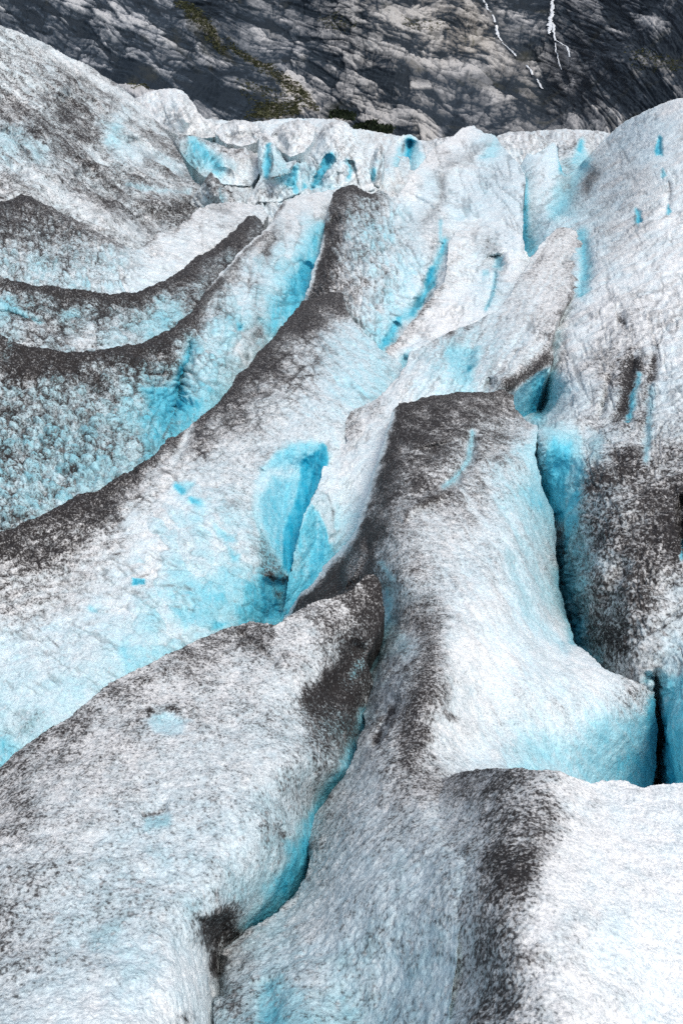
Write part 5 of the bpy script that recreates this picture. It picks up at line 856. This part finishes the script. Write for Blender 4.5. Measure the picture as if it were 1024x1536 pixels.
# ------------------------------------------------------------------ waterfalls
def water_material():
    m, nt, b = nodes('white_water')
    pos = nt.nodes.new('ShaderNodeNewGeometry').outputs['Position']
    mp = N(nt, 'ShaderNodeMapping'); mp.inputs['Scale'].default_value = (2.2, 2.2, .35); L(nt, pos, mp.inputs['Vector'])
    n = N(nt, 'ShaderNodeTexNoise', Scale=1.0, Detail=4.0); L(nt, mp.outputs[0], n.inputs['Vector'])
    L(nt, ramp(nt, n.outputs['Fac'], [(.32, (.38, .46, .54)), (.6, (.86, .88, .9))]), b.inputs['Base Color']); b.inputs['Roughness'].default_value = .5
    return m
WATER = water_material()
def cascade(pts, parent, org, name='cascade'):
    """a strand of white water following the rock: pts = (u, v, half width in metres)"""
    P = np.array(pts, float); n = max(8, int(np.abs(np.diff(P[:, 1])).sum() / 1.2))
    t = np.linspace(0, len(P) - 1, n); Q = np.stack([np.interp(t, range(len(P)), P[:, k]) for k in range(3)], 1)
    C = np.array([on_rock(max(a, -380), b_, 1.0) for a, b_, _ in Q])
    for _ in range(12): C[1:-1] = (C[:-2] + 2 * C[1:-1] + C[2:]) / 4
    dy = np.minimum.accumulate(C[:, 1]); C[:, 1] = dy * .6 + C[:, 1] * .4
    V = []; M = 9
    C[1:-1, 0] += .35 * perlin(np.arange(n)[1:-1] * .45, np.full(n - 2, pts[0][0] * .3), seed=330)
    for i in range(n):
        wl = .7 * Q[i, 2] * (1 + .75 * float(perlin(i * .31, pts[0][0] * .1, seed=320))); wr_ = .7 * Q[i, 2] * (1 + .75 * float(perlin(i * .37, 7 + pts[0][0] * .1, seed=321)))
        for j in range(M):
            a = -math.pi * j / (M - 1) + math.pi
            x = math.cos(a) * (wl if j < M / 2 else wr_)
            V.append(C[i] + [x, -math.sin(a) * .9 * Q[i, 2] - .25 * abs(math.sin(j * 2.4 + i * .2)) , 0])
    f = [[i * M + j, i * M + j + 1, (i + 1) * M + j + 1, (i + 1) * M + j] for i in range(n - 1) for j in range(M - 1)]
    return link(name, np.array(V), np.array(f), WATER, None, parent, org)

def waterfall(label, strands):
    base = on_rock(*strands[-1][-1][:2], 1.0)
    e = bpy.data.objects.new('waterfall', None); col.objects.link(e); e.location = base
    e['label'] = label; e['category'] = 'waterfall'; e['group'] = 'waterfalls on the rock face'
    for s in strands: cascade(s, e, base)
waterfall('thin stepped waterfall slanting down the bare slab, the left one of two',
    [[(729,-60,.5),(731,0,.55),(733,10,.6),(735,19,.6)], [(738,23,.35),(741,27,.5),(742,33,.45)], [(746,38,.7),(748,46,.8),(750,54,.55),(753,62,.45)], [(755,64,.4),(763,70,.35),(770,76,.4),(775,83,.4)], [(791,98,.3),(795,104,.5),(799,112,.45)], [(805,118,.3),(809,125,.45),(813,132,.4)]])
waterfall('white plunging waterfall with a wide plume and a short right branch',
    [[(832,-60,.5),(831,0,.6),(829,12,.9),(828,28,1.0),(826,40,1.4),(826,50,1.1),(827,58,.4)], [(830,38,.6),(832,50,.7),(834,63,.4)], [(834,63,.35),(842,66,.3),(850,69,.4),(852,76,.55),(853,85,.35)], [(834,66,.25),(835,85,.25),(837,96,.3),(839,104,.2)]])
# ------------------------------------------------------------------ ground below the ice, light, camera
def glacier_bed():
    n = 120
    x, y = np.meshgrid(np.linspace(-400, 400, n), np.linspace(-60, 420, n))
    z = -7 - 0.045 * np.clip(y, 0, 500) + 1.2 * fbm(x / 40, y / 40, None, 3, 400)
    V = np.stack([x, y, z], -1).reshape(-1, 3)
    i = np.arange(n * n).reshape(n, n)
    q = np.stack([i[:-1, :-1], i[:-1, 1:], i[1:, 1:], i[1:, :-1]], -1).reshape(-1, 4)
    o = link('glacier_ground', V, q, ice_material('bed_ice', .08), {'grit_shade': np.full(len(V), .45), 'blue': np.full(len(V), .6)}, None, (0, 0, -6))
    o['kind'] = 'structure'; o['label'] = 'old blue-grey ice at the bottom of the crevasses'; o['category'] = 'ground'
glacier_bed()

w = bpy.data.worlds.new('World'); scene.world = w; w.use_nodes = True
nt = w.node_tree; bg = nt.nodes['Background']
sky = nt.nodes.new('ShaderNodeTexSky'); sky.sky_type = 'NISHITA'; sky.sun_disc = False
SUN_EL, SUN_AZ = math.radians(60), math.radians(140)       # azimuth clockwise from straight ahead (+Y)
sky.sun_elevation = SUN_EL; sky.sun_rotation = SUN_AZ; sky.air_density = 1.0; sky.dust_density = 3.5; sky.ozone_density = 1.0
hs = nt.nodes.new('ShaderNodeHueSaturation'); hs.inputs['Saturation'].default_value = 0.65   # thin high cloud whitens the sky
nt.links.new(sky.outputs[0], hs.inputs['Color']); nt.links.new(hs.outputs[0], bg.inputs[0]); bg.inputs[1].default_value = 0.135
sl = bpy.data.lights.new('sun', 'SUN'); sl.energy = 1.35; sl.angle = math.radians(20); sl.color = (1, .965, .91)
so = bpy.data.objects.new('sun', sl); col.objects.link(so)
dirv = Vector((math.sin(SUN_AZ) * math.cos(SUN_EL), math.cos(SUN_AZ) * math.cos(SUN_EL), math.sin(SUN_EL)))
so.rotation_euler = dirv.to_track_quat('Z', 'Y').to_euler(); so.location = (0, 0, 60)

cam = bpy.data.cameras.new('camera'); cam.sensor_fit = 'VERTICAL'; cam.sensor_height = 36.0
cam.lens = 36.0 * F / 1536.0; cam.clip_start = .05; cam.clip_end = 3000
co = bpy.data.objects.new('camera', cam); col.objects.link(co)
co.location = tuple(CAM); co.rotation_euler = (math.pi / 2 - PITCH, 0, 0)
scene.camera = co
scene.view_settings.view_transform = 'Standard'; scene.view_settings.look = 'None'
scene.view_settings.exposure = 0.30; scene.view_settings.gamma = 1.0
scene.cycles.use_denoising = False
